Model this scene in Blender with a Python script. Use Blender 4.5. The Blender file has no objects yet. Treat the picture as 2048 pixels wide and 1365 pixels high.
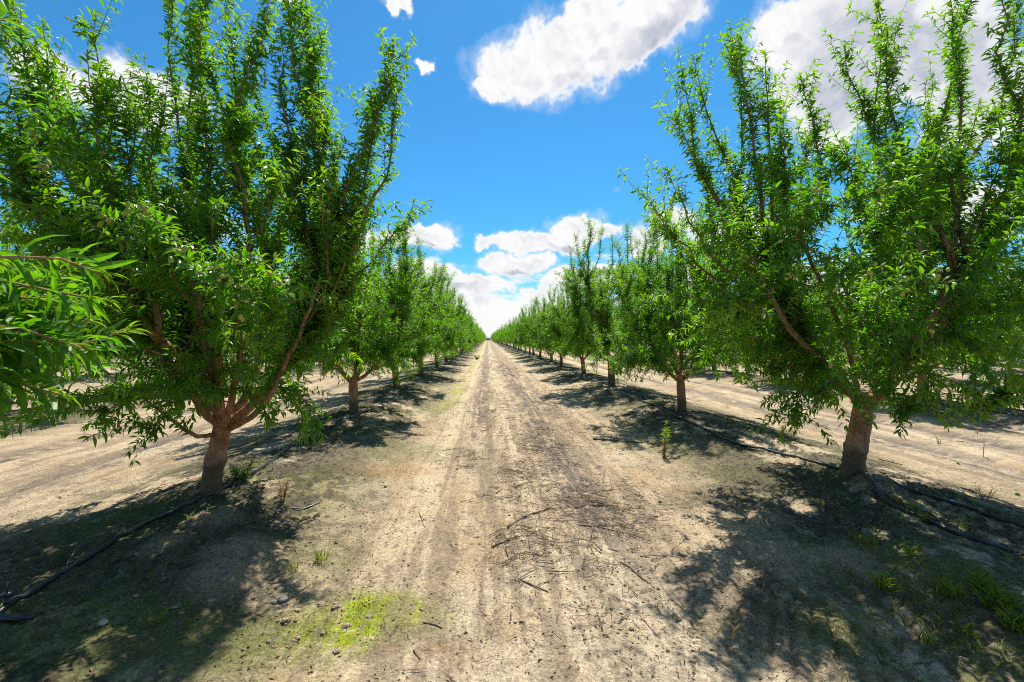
import bpy, math, random
import numpy as np
from mathutils import Vector, Matrix

# ------------------------------------------------------------------ camera
F = 910.0                                  # focal length in pixels of a 2048 wide frame
YAW, PITCH, CAMZ = math.atan(49 / F), math.atan(5.5 / F), 1.65
sc = bpy.context.scene
COL = sc.collection
cam_d = bpy.data.cameras.new("camera"); cam = bpy.data.objects.new("camera", cam_d); COL.objects.link(cam)
cam_d.sensor_width = 36.0; cam_d.lens = 36.0 * F / 2048
cam_d.clip_start = 0.02; cam_d.clip_end = 6000
cam.location = (0, 0, CAMZ); cam.rotation_euler = (math.pi / 2 - PITCH, 0, -YAW)
cam_d.dof.use_dof = True; cam_d.dof.focus_distance = 7.0; cam_d.dof.aperture_fstop = 9.0
sc.camera = cam
RM = np.array(cam.rotation_euler.to_matrix())

def ray(px, py):
    return RM @ np.array([(px - 1024) / F, -(py - 682.5) / F, -1.0])
def atY(px, py, Y):
    r = ray(px, py); return np.array([0, 0, CAMZ]) + r * (Y / r[1])

# ------------------------------------------------------------------ sun, sky, exposure
SUN_EL, SUN_AZ = math.radians(60), math.radians(15)     # azimuth measured from +Y towards +X
sv = Vector((math.sin(SUN_AZ) * math.cos(SUN_EL), math.cos(SUN_AZ) * math.cos(SUN_EL), math.sin(SUN_EL)))
sl = bpy.data.lights.new("sun", 'SUN'); sl.energy = 5.0; sl.angle = math.radians(0.55); sl.color = (1.0, 0.955, 0.88)
so = bpy.data.objects.new("sun", sl); COL.objects.link(so); so.rotation_euler = sv.to_track_quat('Z', 'Y').to_euler()
so.location = (0, 0, 40)
sc.view_settings.view_transform = 'Standard'; sc.view_settings.look = 'None'
sc.view_settings.exposure = 0.72; sc.view_settings.gamma = 1.0
sc.cycles.use_denoising = False; sc.cycles.filter_width = 1.05
sc.cycles.max_bounces = 7; sc.cycles.diffuse_bounces = 4; sc.cycles.glossy_bounces = 2
sc.cycles.transmission_bounces = 3; sc.cycles.transparent_max_bounces = 4
sc.cycles.caustics_reflective = False; sc.cycles.caustics_refractive = False
sc.cycles.sample_clamp_indirect = 6.0

def azel(px, py):
    r = ray(px, py); r = r / np.linalg.norm(r)
    return math.atan2(r[0], r[1]), math.asin(r[2])

class NG:
    def __init__(s, tree): s.t = tree; s.n = tree.nodes; s.l = tree.links
    def put(s, sock, v):
        if v is None: return
        if isinstance(v, bpy.types.NodeSocket): s.l.new(v, sock)
        else: sock.default_value = v
    def m(s, op, a=None, b=None, c=None, clamp=False):
        n = s.n.new('ShaderNodeMath'); n.operation = op; n.use_clamp = clamp
        for i, v in enumerate((a, b, c)): s.put(n.inputs[i], v)
        return n.outputs[0]
    def vm(s, op, a=None, b=None, scale=None):
        n = s.n.new('ShaderNodeVectorMath'); n.operation = op
        s.put(n.inputs[0], a); s.put(n.inputs[1], b)
        if scale is not None: s.put(n.inputs['Scale'], scale)
        return n.outputs['Value'] if op in ('LENGTH', 'DOT_PRODUCT', 'DISTANCE') else n.outputs[0]
    def noise(s, vec, scale, detail=4, rough=0.5, color=False, dist=0.0, typ='FBM', dims='3D'):
        n = s.n.new('ShaderNodeTexNoise'); n.noise_dimensions = dims; n.noise_type = typ
        s.put(n.inputs['Vector'], vec); n.inputs['Scale'].default_value = scale
        n.inputs['Detail'].default_value = detail; n.inputs['Roughness'].default_value = rough
        n.inputs['Distortion'].default_value = dist
        return n.outputs['Color' if color else 'Fac']
    def mix(s, fac, a, b, blend='MIX'):
        n = s.n.new('ShaderNodeMix'); n.data_type = 'RGBA'; n.blend_type = blend
        s.put(n.inputs[0], fac); s.put(n.inputs[6], a); s.put(n.inputs[7], b)
        return n.outputs[2]
    def ss(s, x, lo, hi, a=0.0, b=1.0):
        n = s.n.new('ShaderNodeMapRange'); n.interpolation_type = 'SMOOTHSTEP'
        s.put(n.inputs[0], x); s.put(n.inputs[1], lo); s.put(n.inputs[2], hi); s.put(n.inputs[3], a); s.put(n.inputs[4], b)
        return n.outputs[0]
    def xyz(s, v):
        n = s.n.new('ShaderNodeSeparateXYZ'); s.put(n.inputs[0], v); return n.outputs
    def comb(s, x, y, z):
        n = s.n.new('ShaderNodeCombineXYZ'); s.put(n.inputs[0], x); s.put(n.inputs[1], y); s.put(n.inputs[2], z); return n.outputs[0]

world = bpy.data.worlds.new("World"); sc.world = world; world.use_nodes = True
g = NG(world.node_tree)
for n in list(g.n): g.n.remove(n)
wout = g.n.new('ShaderNodeOutputWorld'); bg = g.n.new('ShaderNodeBackground'); g.l.new(bg.outputs[0], wout.inputs[0])
sky = g.n.new('ShaderNodeTexSky'); sky.sky_type = 'NISHITA'; sky.sun_disc = False
sky.sun_elevation = SUN_EL; sky.sun_rotation = SUN_AZ; sky.altitude = 100; sky.air_density = 1.0; sky.dust_density = 0.3; sky.ozone_density = 2.0
SKY_STRENGTH = 0.067
hs = g.n.new('ShaderNodeHueSaturation'); hs.inputs['Hue'].default_value = 0.5; hs.inputs['Saturation'].default_value = 1.0; hs.inputs['Value'].default_value = 1.0
g.l.new(sky.outputs[0], hs.inputs['Color'])
skycol = g.mix(1.0, hs.outputs[0], (.33, 1.02, 1.36, 1), 'MULTIPLY')
tc = g.n.new('ShaderNodeTexCoord'); d = g.vm('NORMALIZE', tc.outputs['Generated'])
X, Y, Z = g.xyz(d)
az = g.m('ARCTAN2', X, Y); el = g.m('ARCSINE', Z)
P0 = g.comb(az, el, 0.0)
w1 = g.vm('SUBTRACT', g.noise(P0, 9, 5, 0.55, True), (0.5, 0.5, 0.5)); w2 = g.vm('SUBTRACT', g.noise(P0, 42, 5, 0.6, True), (0.5, 0.5, 0.5))
Pw = g.vm('ADD', g.vm('ADD', P0, g.vm('SCALE', w1, scale=0.085)), g.vm('SCALE', w2, scale=0.028))
# clouds: (pixel x, pixel y, half width, half height, tilt degrees) on the sky dome, in azimuth and elevation
def ell(P, px, py, rx, ry, tilt):
    a, e = azel(px, py); a2, _ = azel(px + rx, py); _, e2 = azel(px, py - ry)
    n = g.n.new('ShaderNodeMapping'); n.vector_type = 'TEXTURE'
    g.put(n.inputs[0], P); n.inputs['Location'].default_value = (a, e, 0)
    n.inputs['Rotation'].default_value = (0, 0, math.radians(tilt)); n.inputs['Scale'].default_value = (abs(a2 - a), abs(e2 - e), 1)
    return g.m('SUBTRACT', 1.0, g.vm('LENGTH', n.outputs[0]))
def field(P, L):
    f = None
    for e in L:
        v = ell(P, *e)
        f = v if f is None else g.m('SMOOTH_MAX', f, v, 0.12)
    return f
CL = [(1040, 140, 105, 80, 0), (1130, 115, 130, 95, 10), (1240, 70, 170, 90, 25), (1330, 20, 130, 90, 20), (1180, 20, 90, 60, 30), (985, 185, 45, 32, 0), (1290, 100, 60, 30, 20),
      (1590, 70, 130, 95, 0), (1720, 60, 250, 170, 0), (1660, 190, 190, 110, -10), (1850, 100, 200, 150, 0), (1960, 200, 160, 130, 0), (1640, 260, 90, 45, -20),
      (852, 472, 60, 32, 0), (800, 478, 50, 20, 0), (880, 480, 40, 16, 0), (855, 450, 36, 14, 0),
      (1075, 482, 95, 26, 4), (1150, 460, 60, 42, 0), (1200, 462, 50, 18, -3), (970, 487, 22, 14, 0), (1145, 488, 40, 22, 0), (1015, 478, 50, 18, 8),
      (1028, 530, 80, 30, 0), (1000, 525, 50, 26, 0), (1070, 525, 42, 24, 0),
      (1290, 495, 55, 38, 0), (1340, 450, 50, 30, 0), (870, 555, 90, 30, -8), (960, 572, 90, 24, 0), (1120, 560, 60, 30, 20), (1180, 560, 60, 40, 0), (1075, 590, 40, 16, 0), (930, 600, 90, 20, 0),
      (800, 0, 38, 24, 15), (848, 122, 24, 12, 0), (783, 18, 16, 24, 0), (570, 0, 30, 14, 0),
      (300, 170, 130, 50, 0), (240, 200, 120, 60, 0), (100, 150, 90, 60, 0), (700, 480, 90, 40, 0), (330, 440, 160, 50, 0), (1745, 450, 30, 22, 0), (1480, 470, 140, 60, 0), (1900, 430, 160, 60, 0),
      (2250, 300, 200, 120, 0), (-200, 250, 200, 100, 0)]
fld = field(Pw, CL)
fine = g.noise(P0, 22, 9, 0.60)
vfine = g.noise(P0, 80, 4, 0.5)
fd = g.m('ADD', fld, g.m('MULTIPLY', g.m('SUBTRACT', fine, 0.5), 0.85))
fd = g.m('ADD', fd, g.m('MULTIPLY', g.m('SUBTRACT', vfine, 0.5), 0.17))
alpha = g.ss(fd, -0.02, 0.32)
wisp = g.m('MULTIPLY', g.ss(fd, -0.22, 0.16), 0.25)
alpha = g.m('MAXIMUM', alpha, wisp)
# low cloud bank towards the horizon, all the way round
Pl = g.comb(g.m('MULTIPLY', az, 2.2), g.m('MULTIPLY', el, 9.0), 0.3)
low = g.noise(Pl, 2.6, 7, 0.56)
lowa = g.m('MULTIPLY', g.ss(low, g.ss(el, 0.01, 0.26, 0.30, 0.66), g.ss(el, 0.01, 0.26, 0.46, 0.76)), g.ss(el, 0.20, 0.36, 1.0, 0.0))
over = g.m('MULTIPLY', g.ss(g.noise(d, 2.3, 6, .6), .50, .60), g.ss(el, .74, .86))      # unseen broken cloud added overhead to whiten the ambient light
alpha_all = g.m('MAXIMUM', g.m('MAXIMUM', alpha, lowa), over, clamp=True)
# shading inside: thick middles are greyer than the sunlit rims
GR = [(1330, 70, 130, 60, 25), (1180, 165, 90, 30, 0), (1740, 110, 260, 190, 0), (1660, 190, 170, 100, -30), (1900, 130, 260, 170, 0), (1140, 492, 60, 12, 0), (855, 490, 45, 9, 0), (1030, 548, 70, 9, 0), (890, 585, 90, 10, 0), (1290, 520, 50, 14, 0)]
gf = field(g.vm('ADD', Pw, g.vm('SCALE', w1, scale=0.06)), GR)
shade = g.m('MULTIPLY', g.ss(gf, -0.1, 0.75), g.ss(fd, 0.12, 0.5))
# relief: where the cloud thins out towards the sun it is lit, where it thickens it is shaded
def billow(P): return g.m('ADD', g.m('ADD', g.noise(P, 13, 4, .5), g.m('MULTIPLY', g.noise(P, 36, 4, .5), .28)), 0.0)
rel = g.m('SUBTRACT', billow(g.vm('ADD', Pw, (0.006, 0.013, 0.0))), billow(Pw))
relief = g.m('MULTIPLY', rel, 1.7)
thick = g.ss(fd, .15, .7)
gg = g.m('ADD', g.m('MULTIPLY', shade, 0.56), g.m('MULTIPLY', relief, g.m('ADD', .25, g.m('MULTIPLY', thick, .75))))
gg = g.m('ADD', g.m('ADD', gg, g.m('MULTIPLY', over, .45)), g.m('MULTIPLY', thick, .10), clamp=True)
CW = 0.985 / 2 ** 0.72 / SKY_STRENGTH
ccol = g.mix(gg, (CW, CW, CW * 1.0, 1), (CW * .40, CW * .45, CW * .58, 1))
final = g.mix(alpha_all, skycol, ccol)
g.put(bg.inputs[0], final); bg.inputs[1].default_value = SKY_STRENGTH

# ------------------------------------------------------------------ noise in numpy
def _h(ix, iy, s):
    n = (ix.astype(np.int64) * 374761393 + iy.astype(np.int64) * 668265263 + s * 1442695041) & 0xffffffff
    n = ((n ^ (n >> 13)) * 1274126177) & 0xffffffff
    n = ((n ^ (n >> 16)) * 2246822519) & 0xffffffff
    return ((n >> 8) & 0xffff) / 65535.0
def vn(x, y, s=0):
    ix = np.floor(x); iy = np.floor(y); fx = x - ix; fy = y - iy
    ux = fx * fx * fx * (fx * (fx * 6 - 15) + 10); uy = fy * fy * fy * (fy * (fy * 6 - 15) + 10)
    a = _h(ix, iy, s); b = _h(ix + 1, iy, s); c = _h(ix, iy + 1, s); dd = _h(ix + 1, iy + 1, s)
    return (a + (b - a) * ux) * (1 - uy) + (c + (dd - c) * ux) * uy
def fbm(x, y, s=0, o=4, r=0.5):
    t = 0; a = 1; tot = 0
    for i in range(o):
        ca, sa = math.cos(i * 1.1 + .4), math.sin(i * 1.1 + .4)
        t = t + a * vn((x * ca - y * sa) * 2 ** i + 17 * i, (x * sa + y * ca) * 2 ** i - 9 * i, s + i); tot += a; a *= r
    return t / tot
def sst(x, a, b):
    t = np.clip((x - a) / (b - a), 0, 1); return t * t * (3 - 2 * t)

# ------------------------------------------------------------------ ground shape
XL, XR, RSP = -2.7, 3.95, 6.65
def near_row(x):                                # signed distance to the nearest planting row
    return (x - XL + RSP / 2) % RSP - RSP / 2
def track_x(x):                                 # distance from the centre of an alley
    return (x - (XL + RSP / 2) + RSP / 2) % RSP - RSP / 2
_flat = lambda px, py: atY(px, py, 1.0) * 0 + (lambda r: np.array([0, 0, CAMZ]) + r * (CAMZ / -r[2]))(ray(px, py))
MOUNDS = [(1530, 1045, .20, .10), (1530, 1095, .26, .07), (480, 1135, .28, .10), (450, 1190, .22, .08), (1760, 1015, .22, .08), (330, 1130, .16, .05), (430, 1075, .2, .05), (1690, 1120, .2, .05),
          (740, 880, .35, .05), (1290, 800, .5, .05), (60, 1100, .3, .07), (1850, 1160, .25, .05), (1330, 830, .4, .05)]
MND = []
for px, py, r, h in MOUNDS:
    p = _flat(px, py); MND.append((p[0], p[1], r, h))
def H(x, y):
    x = np.asarray(x, float); y = np.asarray(y, float)
    dr = near_row(x) + 0.25 * (fbm(y * .25, x * 0 + 3.3, 5, 2) - .5); tx = track_x(x)
    z = 0.17 * np.exp(-(np.abs(dr) / 1.05) ** 3) - 0.02
    rowp = np.exp(-(dr / 0.5) ** 2)
    z += 0.05 * rowp * np.sin((y - 4.5) * 2 * np.pi / 4.95 + 1.57)        # humps round the trunks
    wob = 0.12 * (fbm(y * .35, x * 0 + 1, 8, 3) - .5)
    for c, w in ((-.72, .2), (.68, .2)):
        z -= 0.05 * np.exp(-((tx - c - wob) / w) ** 2)
    z += 0.018 * np.exp(-((tx + 0.28 - wob) / .12) ** 2)
    fade = np.clip(14 / np.maximum(np.abs(y) + np.abs(x), 14), .25, 1)
    z += (0.085 * (fbm(x * 1.1, y * .8, 11, 4) - .5) * (0.35 + rowp) + 0.075 * (fbm(x * 3.3, y * 2.6, 21, 4, .55) - .5) * (.45 + .8 * rowp)) * fade
    z += 0.034 * (fbm(x * 13, y * 11, 31, 4, .6) - .5) * fade * (.5 + .9 * vn(x * .9, y * .8, 35) + .9 * rowp)
    z += 0.016 * (fbm(x * 8.0, y * .45, 37, 3, .6) - .5) * np.exp(-(tx / 1.8) ** 6) * fade
    # tyre lug prints
    near = (np.abs(y) < 16)
    if near.any():
        st = (.5 + .5 * np.sin((y + .5 * np.abs(tx + .9)) * 2 * np.pi / .055))
        z -= 0.008 * st * np.exp(-((tx + .62 - wob) / .11) ** 4) * sst(vn(x * 1.3, y * 1.3, 77), .3, .6) * near
        lx, ly = x - 2.15, y - 2.55                           # deep lug marks in the soft soil on the right
        q = (lx * .8 + ly * .6); p2 = (-lx * .6 + ly * .8)
        lug = np.clip(np.sin((p2 + .35 * np.abs(q) + .02 * fbm(x * 9, y * 9, 4, 2)) * 2 * np.pi / .105) - .15, 0, 1)
        z -= 0.034 * lug * sst(vn(x * 2.2, y * 2.2, 44), .25, .6) * np.exp(-(q / .75) ** 4) * np.exp(-(p2 / .75) ** 4)
        for mx, my, r, h in MND:
            dd = np.hypot(x - mx, y - my) / r * (0.8 + .4 * vn(x * 6, y * 6, 3))
            z += h * np.exp(-dd ** 2.2) * (.8 + .5 * fbm(x * 16, y * 16, 6, 2))
    return z
def axis_lines():
    xs = list(np.arange(-5.2, 5.2001, .0165)); s = .02; a = 5.2
    out = []
    while a < 3500: a += s; s *= 1.052; out.append(a)
    xs = sorted([-v for v in out] + xs + out)
    ys = [-400, -200, -100, -50, -25, -12, -6, -3, -1.5, -.5, .2, .7, 1.0, 1.2]; y = 1.4
    while y < 4500: ys.append(y); y += max(.009, .0047 * y) * (1 if y < 60 else 1 + (y - 60) / 60)
    return np.array(xs), np.array(ys)
gx, gy = axis_lines(); GX, GY = np.meshgrid(gx, gy); nx, ny = len(gx), len(gy)
print('ground', nx, ny, nx * ny)
gxf, gyf = GX.ravel(), GY.ravel(); gz = H(gxf, gyf); gzz = gz.reshape(ny, nx)
def H(x, y):                                   # from here on: the height of the ground mesh itself
    x = np.asarray(x, float); y = np.asarray(y, float)
    i = np.clip(np.searchsorted(gx, x) - 1, 0, nx - 2); j = np.clip(np.searchsorted(gy, y) - 1, 0, ny - 2)
    u = np.clip((x - gx[i]) / (gx[i + 1] - gx[i]), 0, 1); v = np.clip((y - gy[j]) / (gy[j + 1] - gy[j]), 0, 1)
    return (gzz[j, i] * (1 - u) + gzz[j, i + 1] * u) * (1 - v) + (gzz[j + 1, i] * (1 - u) + gzz[j + 1, i + 1] * u) * v
def h1(x, y): return float(H(np.array([x]), np.array([y]))[0])
def gp(px, py):                                # where the ray through a pixel meets the ground
    r = ray(px, py); z = 0.0
    for _ in range(8):
        p = np.array([0, 0, CAMZ]) + r * ((CAMZ - z) / -r[2]); z = h1(p[0], p[1])
    return np.array([p[0], p[1], z])

# ------------------------------------------------------------------ materials
def mat(name):
    m = bpy.data.materials.new(name); m.use_nodes = True; g = NG(m.node_tree)
    b = g.n['Principled BSDF']; return m, g, b
def simple(name, col, rough=0.7, spec=0.3, nscale=30, amt=0.35, bump=0.0):
    m, g, b = mat(name); t = g.n.new('ShaderNodeTexCoord').outputs['Object']
    f = g.noise(t, nscale, 5, .6)
    c = g.mix(g.ss(f, .3, .7), (*[v * (1 - amt) for v in col], 1), (*[min(1, v * (1 + amt)) for v in col], 1))
    g.put(b.inputs['Base Color'], c); b.inputs['Roughness'].default_value = rough; b.inputs['Specular IOR Level'].default_value = spec
    if bump:
        bn = g.n.new('ShaderNodeBump'); bn.inputs['Strength'].default_value = 1; bn.inputs['Distance'].default_value = bump
        g.put(bn.inputs['Height'], f); g.put(b.inputs['Normal'], bn.outputs[0])
    return m

def leaf_mat(name, dark, mid, young, trans, tmix=0.42, rough=0.40):
    m, g, b = mat(name); a = g.n.new('ShaderNodeAttribute'); a.attribute_name = 'leaf'
    r, y, u = g.xyz(a.outputs['Color'])
    c = g.mix(r, (*dark, 1), (*mid, 1)); c = g.mix(y, c, (*young, 1))
    g.put(b.inputs['Base Color'], c); b.inputs['Roughness'].default_value = rough; b.inputs['Specular IOR Level'].default_value = 0.42
    tr = g.n.new('ShaderNodeBsdfTranslucent')
    tcol = g.mix(y, g.mix(r, (trans[0] * .6, trans[1] * .75, trans[2] * .7, 1), (*trans, 1)), (trans[0] * 1.9, trans[1] * 1.3, trans[2] * 1.0, 1))
    g.put(tr.inputs[0], tcol)
    ms = g.n.new('ShaderNodeMixShader'); ms.inputs[0].default_value = tmix
    g.l.new(b.outputs[0], ms.inputs[1]); g.l.new(tr.outputs[0], ms.inputs[2])
    g.l.new(ms.outputs[0], g.n['Material Output'].inputs[0]); return m
M_LEAF = leaf_mat('almond_leaf', (.020, .090, .012), (.080, .220, .010), (.23, .30, .016), (.19, .50, .006), tmix=.46)
M_WEED = leaf_mat('weed_leaf', (.04, .10, .012), (.09, .18, .016), (.24, .33, .03), (.2, .38, .02))
M_DRY = leaf_mat('dry_leaf', (.20, .12, .04), (.34, .22, .08), (.28, .16, .04), (.40, .25, .06), rough=.7)
M_GRASS = leaf_mat('grass_blade', (.06, .11, .02), (.13, .20, .03), (.28, .32, .05), (.24, .36, .03))

def bark_mat():
    m, g, b = mat('almond_bark'); tcn = g.n.new('ShaderNodeTexCoord'); t = tcn.outputs['Object']
    a = g.n.new('ShaderNodeAttribute'); a.attribute_name = 'bark'
    thin = g.xyz(a.outputs['Color'])[0]
    st = g.vm('MULTIPLY', t, (1, 1, .35)); z = g.xyz(t)[2]
    f1 = g.noise(st, 14, 6, .65); f2 = g.noise(g.vm('MULTIPLY', t, (1, 1, 3.0)), 26, 5, .6)
    c = g.mix(g.ss(f1, .32, .68), (.25, .12, .06, 1), (.50, .28, .15, 1))
    c = g.mix(g.m('MULTIPLY', g.ss(f2, .52, .64), .7), c, (.11, .07, .05, 1))
    kn = g.noise(t, 5.5, 2, .5); c = g.mix(g.ss(kn, .68, .73), c, (.05, .035, .028, 1))
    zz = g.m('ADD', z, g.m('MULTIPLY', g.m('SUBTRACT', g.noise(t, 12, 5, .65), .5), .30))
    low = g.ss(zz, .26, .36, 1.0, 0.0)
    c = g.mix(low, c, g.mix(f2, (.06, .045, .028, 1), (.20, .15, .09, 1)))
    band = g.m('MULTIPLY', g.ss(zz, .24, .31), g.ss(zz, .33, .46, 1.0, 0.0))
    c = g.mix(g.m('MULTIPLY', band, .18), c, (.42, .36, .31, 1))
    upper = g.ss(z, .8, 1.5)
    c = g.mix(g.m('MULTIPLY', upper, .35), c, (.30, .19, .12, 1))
    c = g.mix(thin, c, (.15, .14, .05, 1))
    g.put(b.inputs['Base Color'], c); b.inputs['Roughness'].default_value = .82; b.inputs['Specular IOR Level'].default_value = .25
    bn = g.n.new('ShaderNodeBump'); bn.inputs['Strength'].default_value = .9; bn.inputs['Distance'].default_value = .022
    g.put(bn.inputs['Height'], g.m('ADD', f1, g.m('MULTIPLY', f2, .7))); g.put(b.inputs['Normal'], bn.outputs[0])
    return m
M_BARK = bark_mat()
M_FRUIT = simple('almond_hull', (.34, .37, .075), .75, .2, 40, .2)
M_HOSE = simple('black_hose', (.018, .020, .026), .36, .6, 20, .4)
M_TUBE = simple('thin_tube', (.06, .065, .075), .35, .6, 20, .3)
M_STONE = simple('pale_stone', (.42, .34, .27), .9, .2, 25, .25, .01)
M_PLASTIC = simple('white_plastic', (.75, .75, .74), .5, .4, 12, .06)
M_STICK = simple('dead_wood', (.15, .105, .075), .85, .2, 22, .5, .004)
M_STICKG = simple('grey_dead_wood', (.27, .22, .175), .85, .2, 22, .45, .004)
M_CLOD = simple('soil_clod', (.30, .22, .14), .95, .1, 30, .35, .008)
M_SHED = simple('shed_paint', (.38, .42, .52), .7, .3, 1, .1)
M_SHEDR = simple('shed_roof', (.30, .26, .30), .6, .3, 1, .1)

# ------------------------------------------------------------------ mesh helpers
def mesh_np(name, V, Fs, material, smooth=False, attr=None):
    """V (n,3); Fs list of int arrays (k, 3|4)"""
    me = bpy.data.meshes.new(name); V = np.ascontiguousarray(V, np.float32)
    me.vertices.add(len(V)); me.vertices.foreach_set('co', V.ravel())
    Fs = [f for f in Fs if len(f)]
    li = np.concatenate([f.ravel() for f in Fs]).astype(np.int32)
    cnt = np.concatenate([np.full(len(f), f.shape[1], np.int32) for f in Fs])
    st = np.concatenate([[0], np.cumsum(cnt)[:-1]]).astype(np.int32)
    me.loops.add(len(li)); me.loops.foreach_set('vertex_index', li)
    me.polygons.add(len(cnt)); me.polygons.foreach_set('loop_start', st)
    me.polygons.foreach_set('use_smooth', np.full(len(cnt), smooth))
    me.update(calc_edges=True)
    if attr is not None:
        nm, A = attr; at = me.color_attributes.new(nm, 'FLOAT_COLOR', 'POINT')
        at.data.foreach_set('color', np.ascontiguousarray(np.c_[A, np.ones(len(A))], np.float32).ravel())
    me.materials.append(material); return me
def obj(name, me, parent=None, loc=None):
    o = bpy.data.objects.new(name, me); COL.objects.link(o)
    if parent is not None: o.parent = parent
    if loc is not None: o.location = loc
    return o
def tag(o, label=None, cat=None, group=None, kind=None):
    for k, v in (('label', label), ('category', cat), ('group', group), ('kind', kind)):
        if v: o[k] = v
    return o
def empty(name, loc, rz=0):
    o = bpy.data.objects.new(name, None); COL.objects.link(o); o.location = loc; o.rotation_euler = (0, 0, rz); o.empty_display_size = .3; return o
def nrm(v): return v / (np.linalg.norm(v, axis=-1, keepdims=True) + 1e-9)

class Tubes:
    def __init__(s): s.V = []; s.Q = []; s.T = []; s.A = []; s.n = 0
    def add(s, P, R, k=6, thin=0.0, lump=0.0, rng=None, cap=True):
        P = np.asarray(P, float); n = len(P); R = np.broadcast_to(np.asarray(R, float), (n,))
        T = nrm(np.gradient(P, axis=0)); ref = np.array([0.31, 0.95, .1]) if abs(T[0][2]) > .8 else np.array([0, 0, 1.])
        a = nrm(ref - (T @ ref)[:, None] * T); b = np.cross(T, a)
        th = np.arange(k) * 2 * np.pi / k
        rr = np.repeat(R[:, None], k, 1)
        if lump and rng is not None:
            rr = rr * (1 + lump * rng.uniform(-1, 1, (n, k)))
        V = P[:, None, :] + rr[..., None] * (np.cos(th)[None, :, None] * a[:, None, :] + np.sin(th)[None, :, None] * b[:, None, :])
        s.V.append(V.reshape(-1, 3)); i = np.arange(n - 1)[:, None] * k; j = np.arange(k)[None, :]; j2 = (j + 1) % k
        q = np.stack([i + j, i + j2, i + k + j2, i + k + j], -1).reshape(-1, 4) + s.n; s.Q.append(q)
        if cap:
            c = s.n + n * k; s.V.append(np.array([P[-1] + T[-1] * R[-1] * .3, P[0]]))
            s.T.append(np.stack([s.n + (n - 1) * k + j[0], s.n + (n - 1) * k + j2[0], np.full(k, c)], -1))
            s.T.append(np.stack([s.n + j2[0], s.n + j[0], np.full(k, c + 1)], -1)); m = n * k + 2
        else: m = n * k
        s.A.append(np.tile([thin, 0, 0], (m, 1))); s.n += m
    def mesh(s, name, material, smooth=True):
        return mesh_np(name, np.concatenate(s.V), [np.concatenate(s.Q)] + ([np.concatenate(s.T)] if s.T else []), material, smooth, ('bark', np.concatenate(s.A)))

# leaf templates: x across, y along, z up; folded along the midrib and arching down
def _t_hi():
    V = [(0, 0, 0)]; F = []
    for s_, w in ((.22, .62), (.48, 1.0), (.76, .62)):
        zc = .10 * math.sin(s_ * 2.2) - .30 * s_ * s_
        V += [(-w, s_, zc + .05 * w), (0, s_, zc), (w, s_, zc + .05 * w)]
    V.append((0, 1, -.24)); t3 = [(0, 2, 1), (0, 3, 2)]; t3 += [(7, 8, 10), (8, 9, 10)]
    q = [(1, 2, 5, 4), (2, 3, 6, 5), (4, 5, 8, 7), (5, 6, 9, 8)]
    return np.array(V), np.array(t3), np.array(q)
def _t_lo():
    return np.array([(0, 0, 0), (-1, .48, .05), (1, .48, .05), (0, 1, -.22), (0, .5, -.02)], float), np.array([(0, 4, 1), (1, 4, 3), (0, 2, 4), (2, 3, 4)]), np.zeros((0, 4), int)
def _t_min():
    return np.array([(0, 0, 0), (-1, .45, .03), (1, .5, .03), (0, 1, -.15)], float), np.zeros((0, 3), int), np.array([(0, 2, 3, 1)])
TPL = {'hi': _t_hi(), 'lo': _t_lo(), 'min': _t_min()}
class Leaves:
    def __init__(s): s.c = []
    def add(s, P, D, L, W, var, young, roll=0.6, rng=None):
        s.c.append((P, nrm(D), L * np.ones(len(P)), W * np.ones(len(P)), var * np.ones(len(P)), young * np.ones(len(P)), rng.normal(0, roll, len(P))))
    def count(s): return sum(len(c[0]) for c in s.c)
    def mesh(s, name, material, lod='lo', keep=None, rng=None, grow=1.0, wide=1.0):
        P, D, L, W, var, yg, ro = [np.concatenate([c[i] for c in s.c]) for i in range(7)]; W = W * wide
        if keep is not None and keep < len(P):
            k = rng.permutation(len(P))[:keep]; P, D, L, W, var, yg, ro = P[k], D[k], L[k] * grow, W[k] * grow, var[k], yg[k], ro[k]
        up = np.tile([0, 0, 1.], (len(P), 1)); Xa = np.cross(D, up); bad = np.linalg.norm(Xa, axis=1) < .05; Xa[bad] = [1, 0, 0]
        Xa = nrm(Xa); Za = np.cross(Xa, D); c, sn = np.cos(ro)[:, None], np.sin(ro)[:, None]
        Xa, Za = Xa * c + Za * sn, Za * c - Xa * sn
        T, t3, q4 = TPL[lod]; n, k = len(P), len(T)
        V = P[:, None] + Xa[:, None] * (T[None, :, :1] * W[:, None, None]) + D[:, None] * (T[None, :, 1:2] * L[:, None, None]) + Za[:, None] * (T[None, :, 2:] * L[:, None, None])
        off = (np.arange(n) * k)[:, None, None]
        A = np.repeat(np.stack([var, yg, np.zeros(n)], 1), k, 0)
        return mesh_np(name, V.reshape(-1, 3), [(t3[None] + off).reshape(-1, 3), (q4[None] + off).reshape(-1, 4)], material, False, ('leaf', A))

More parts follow.
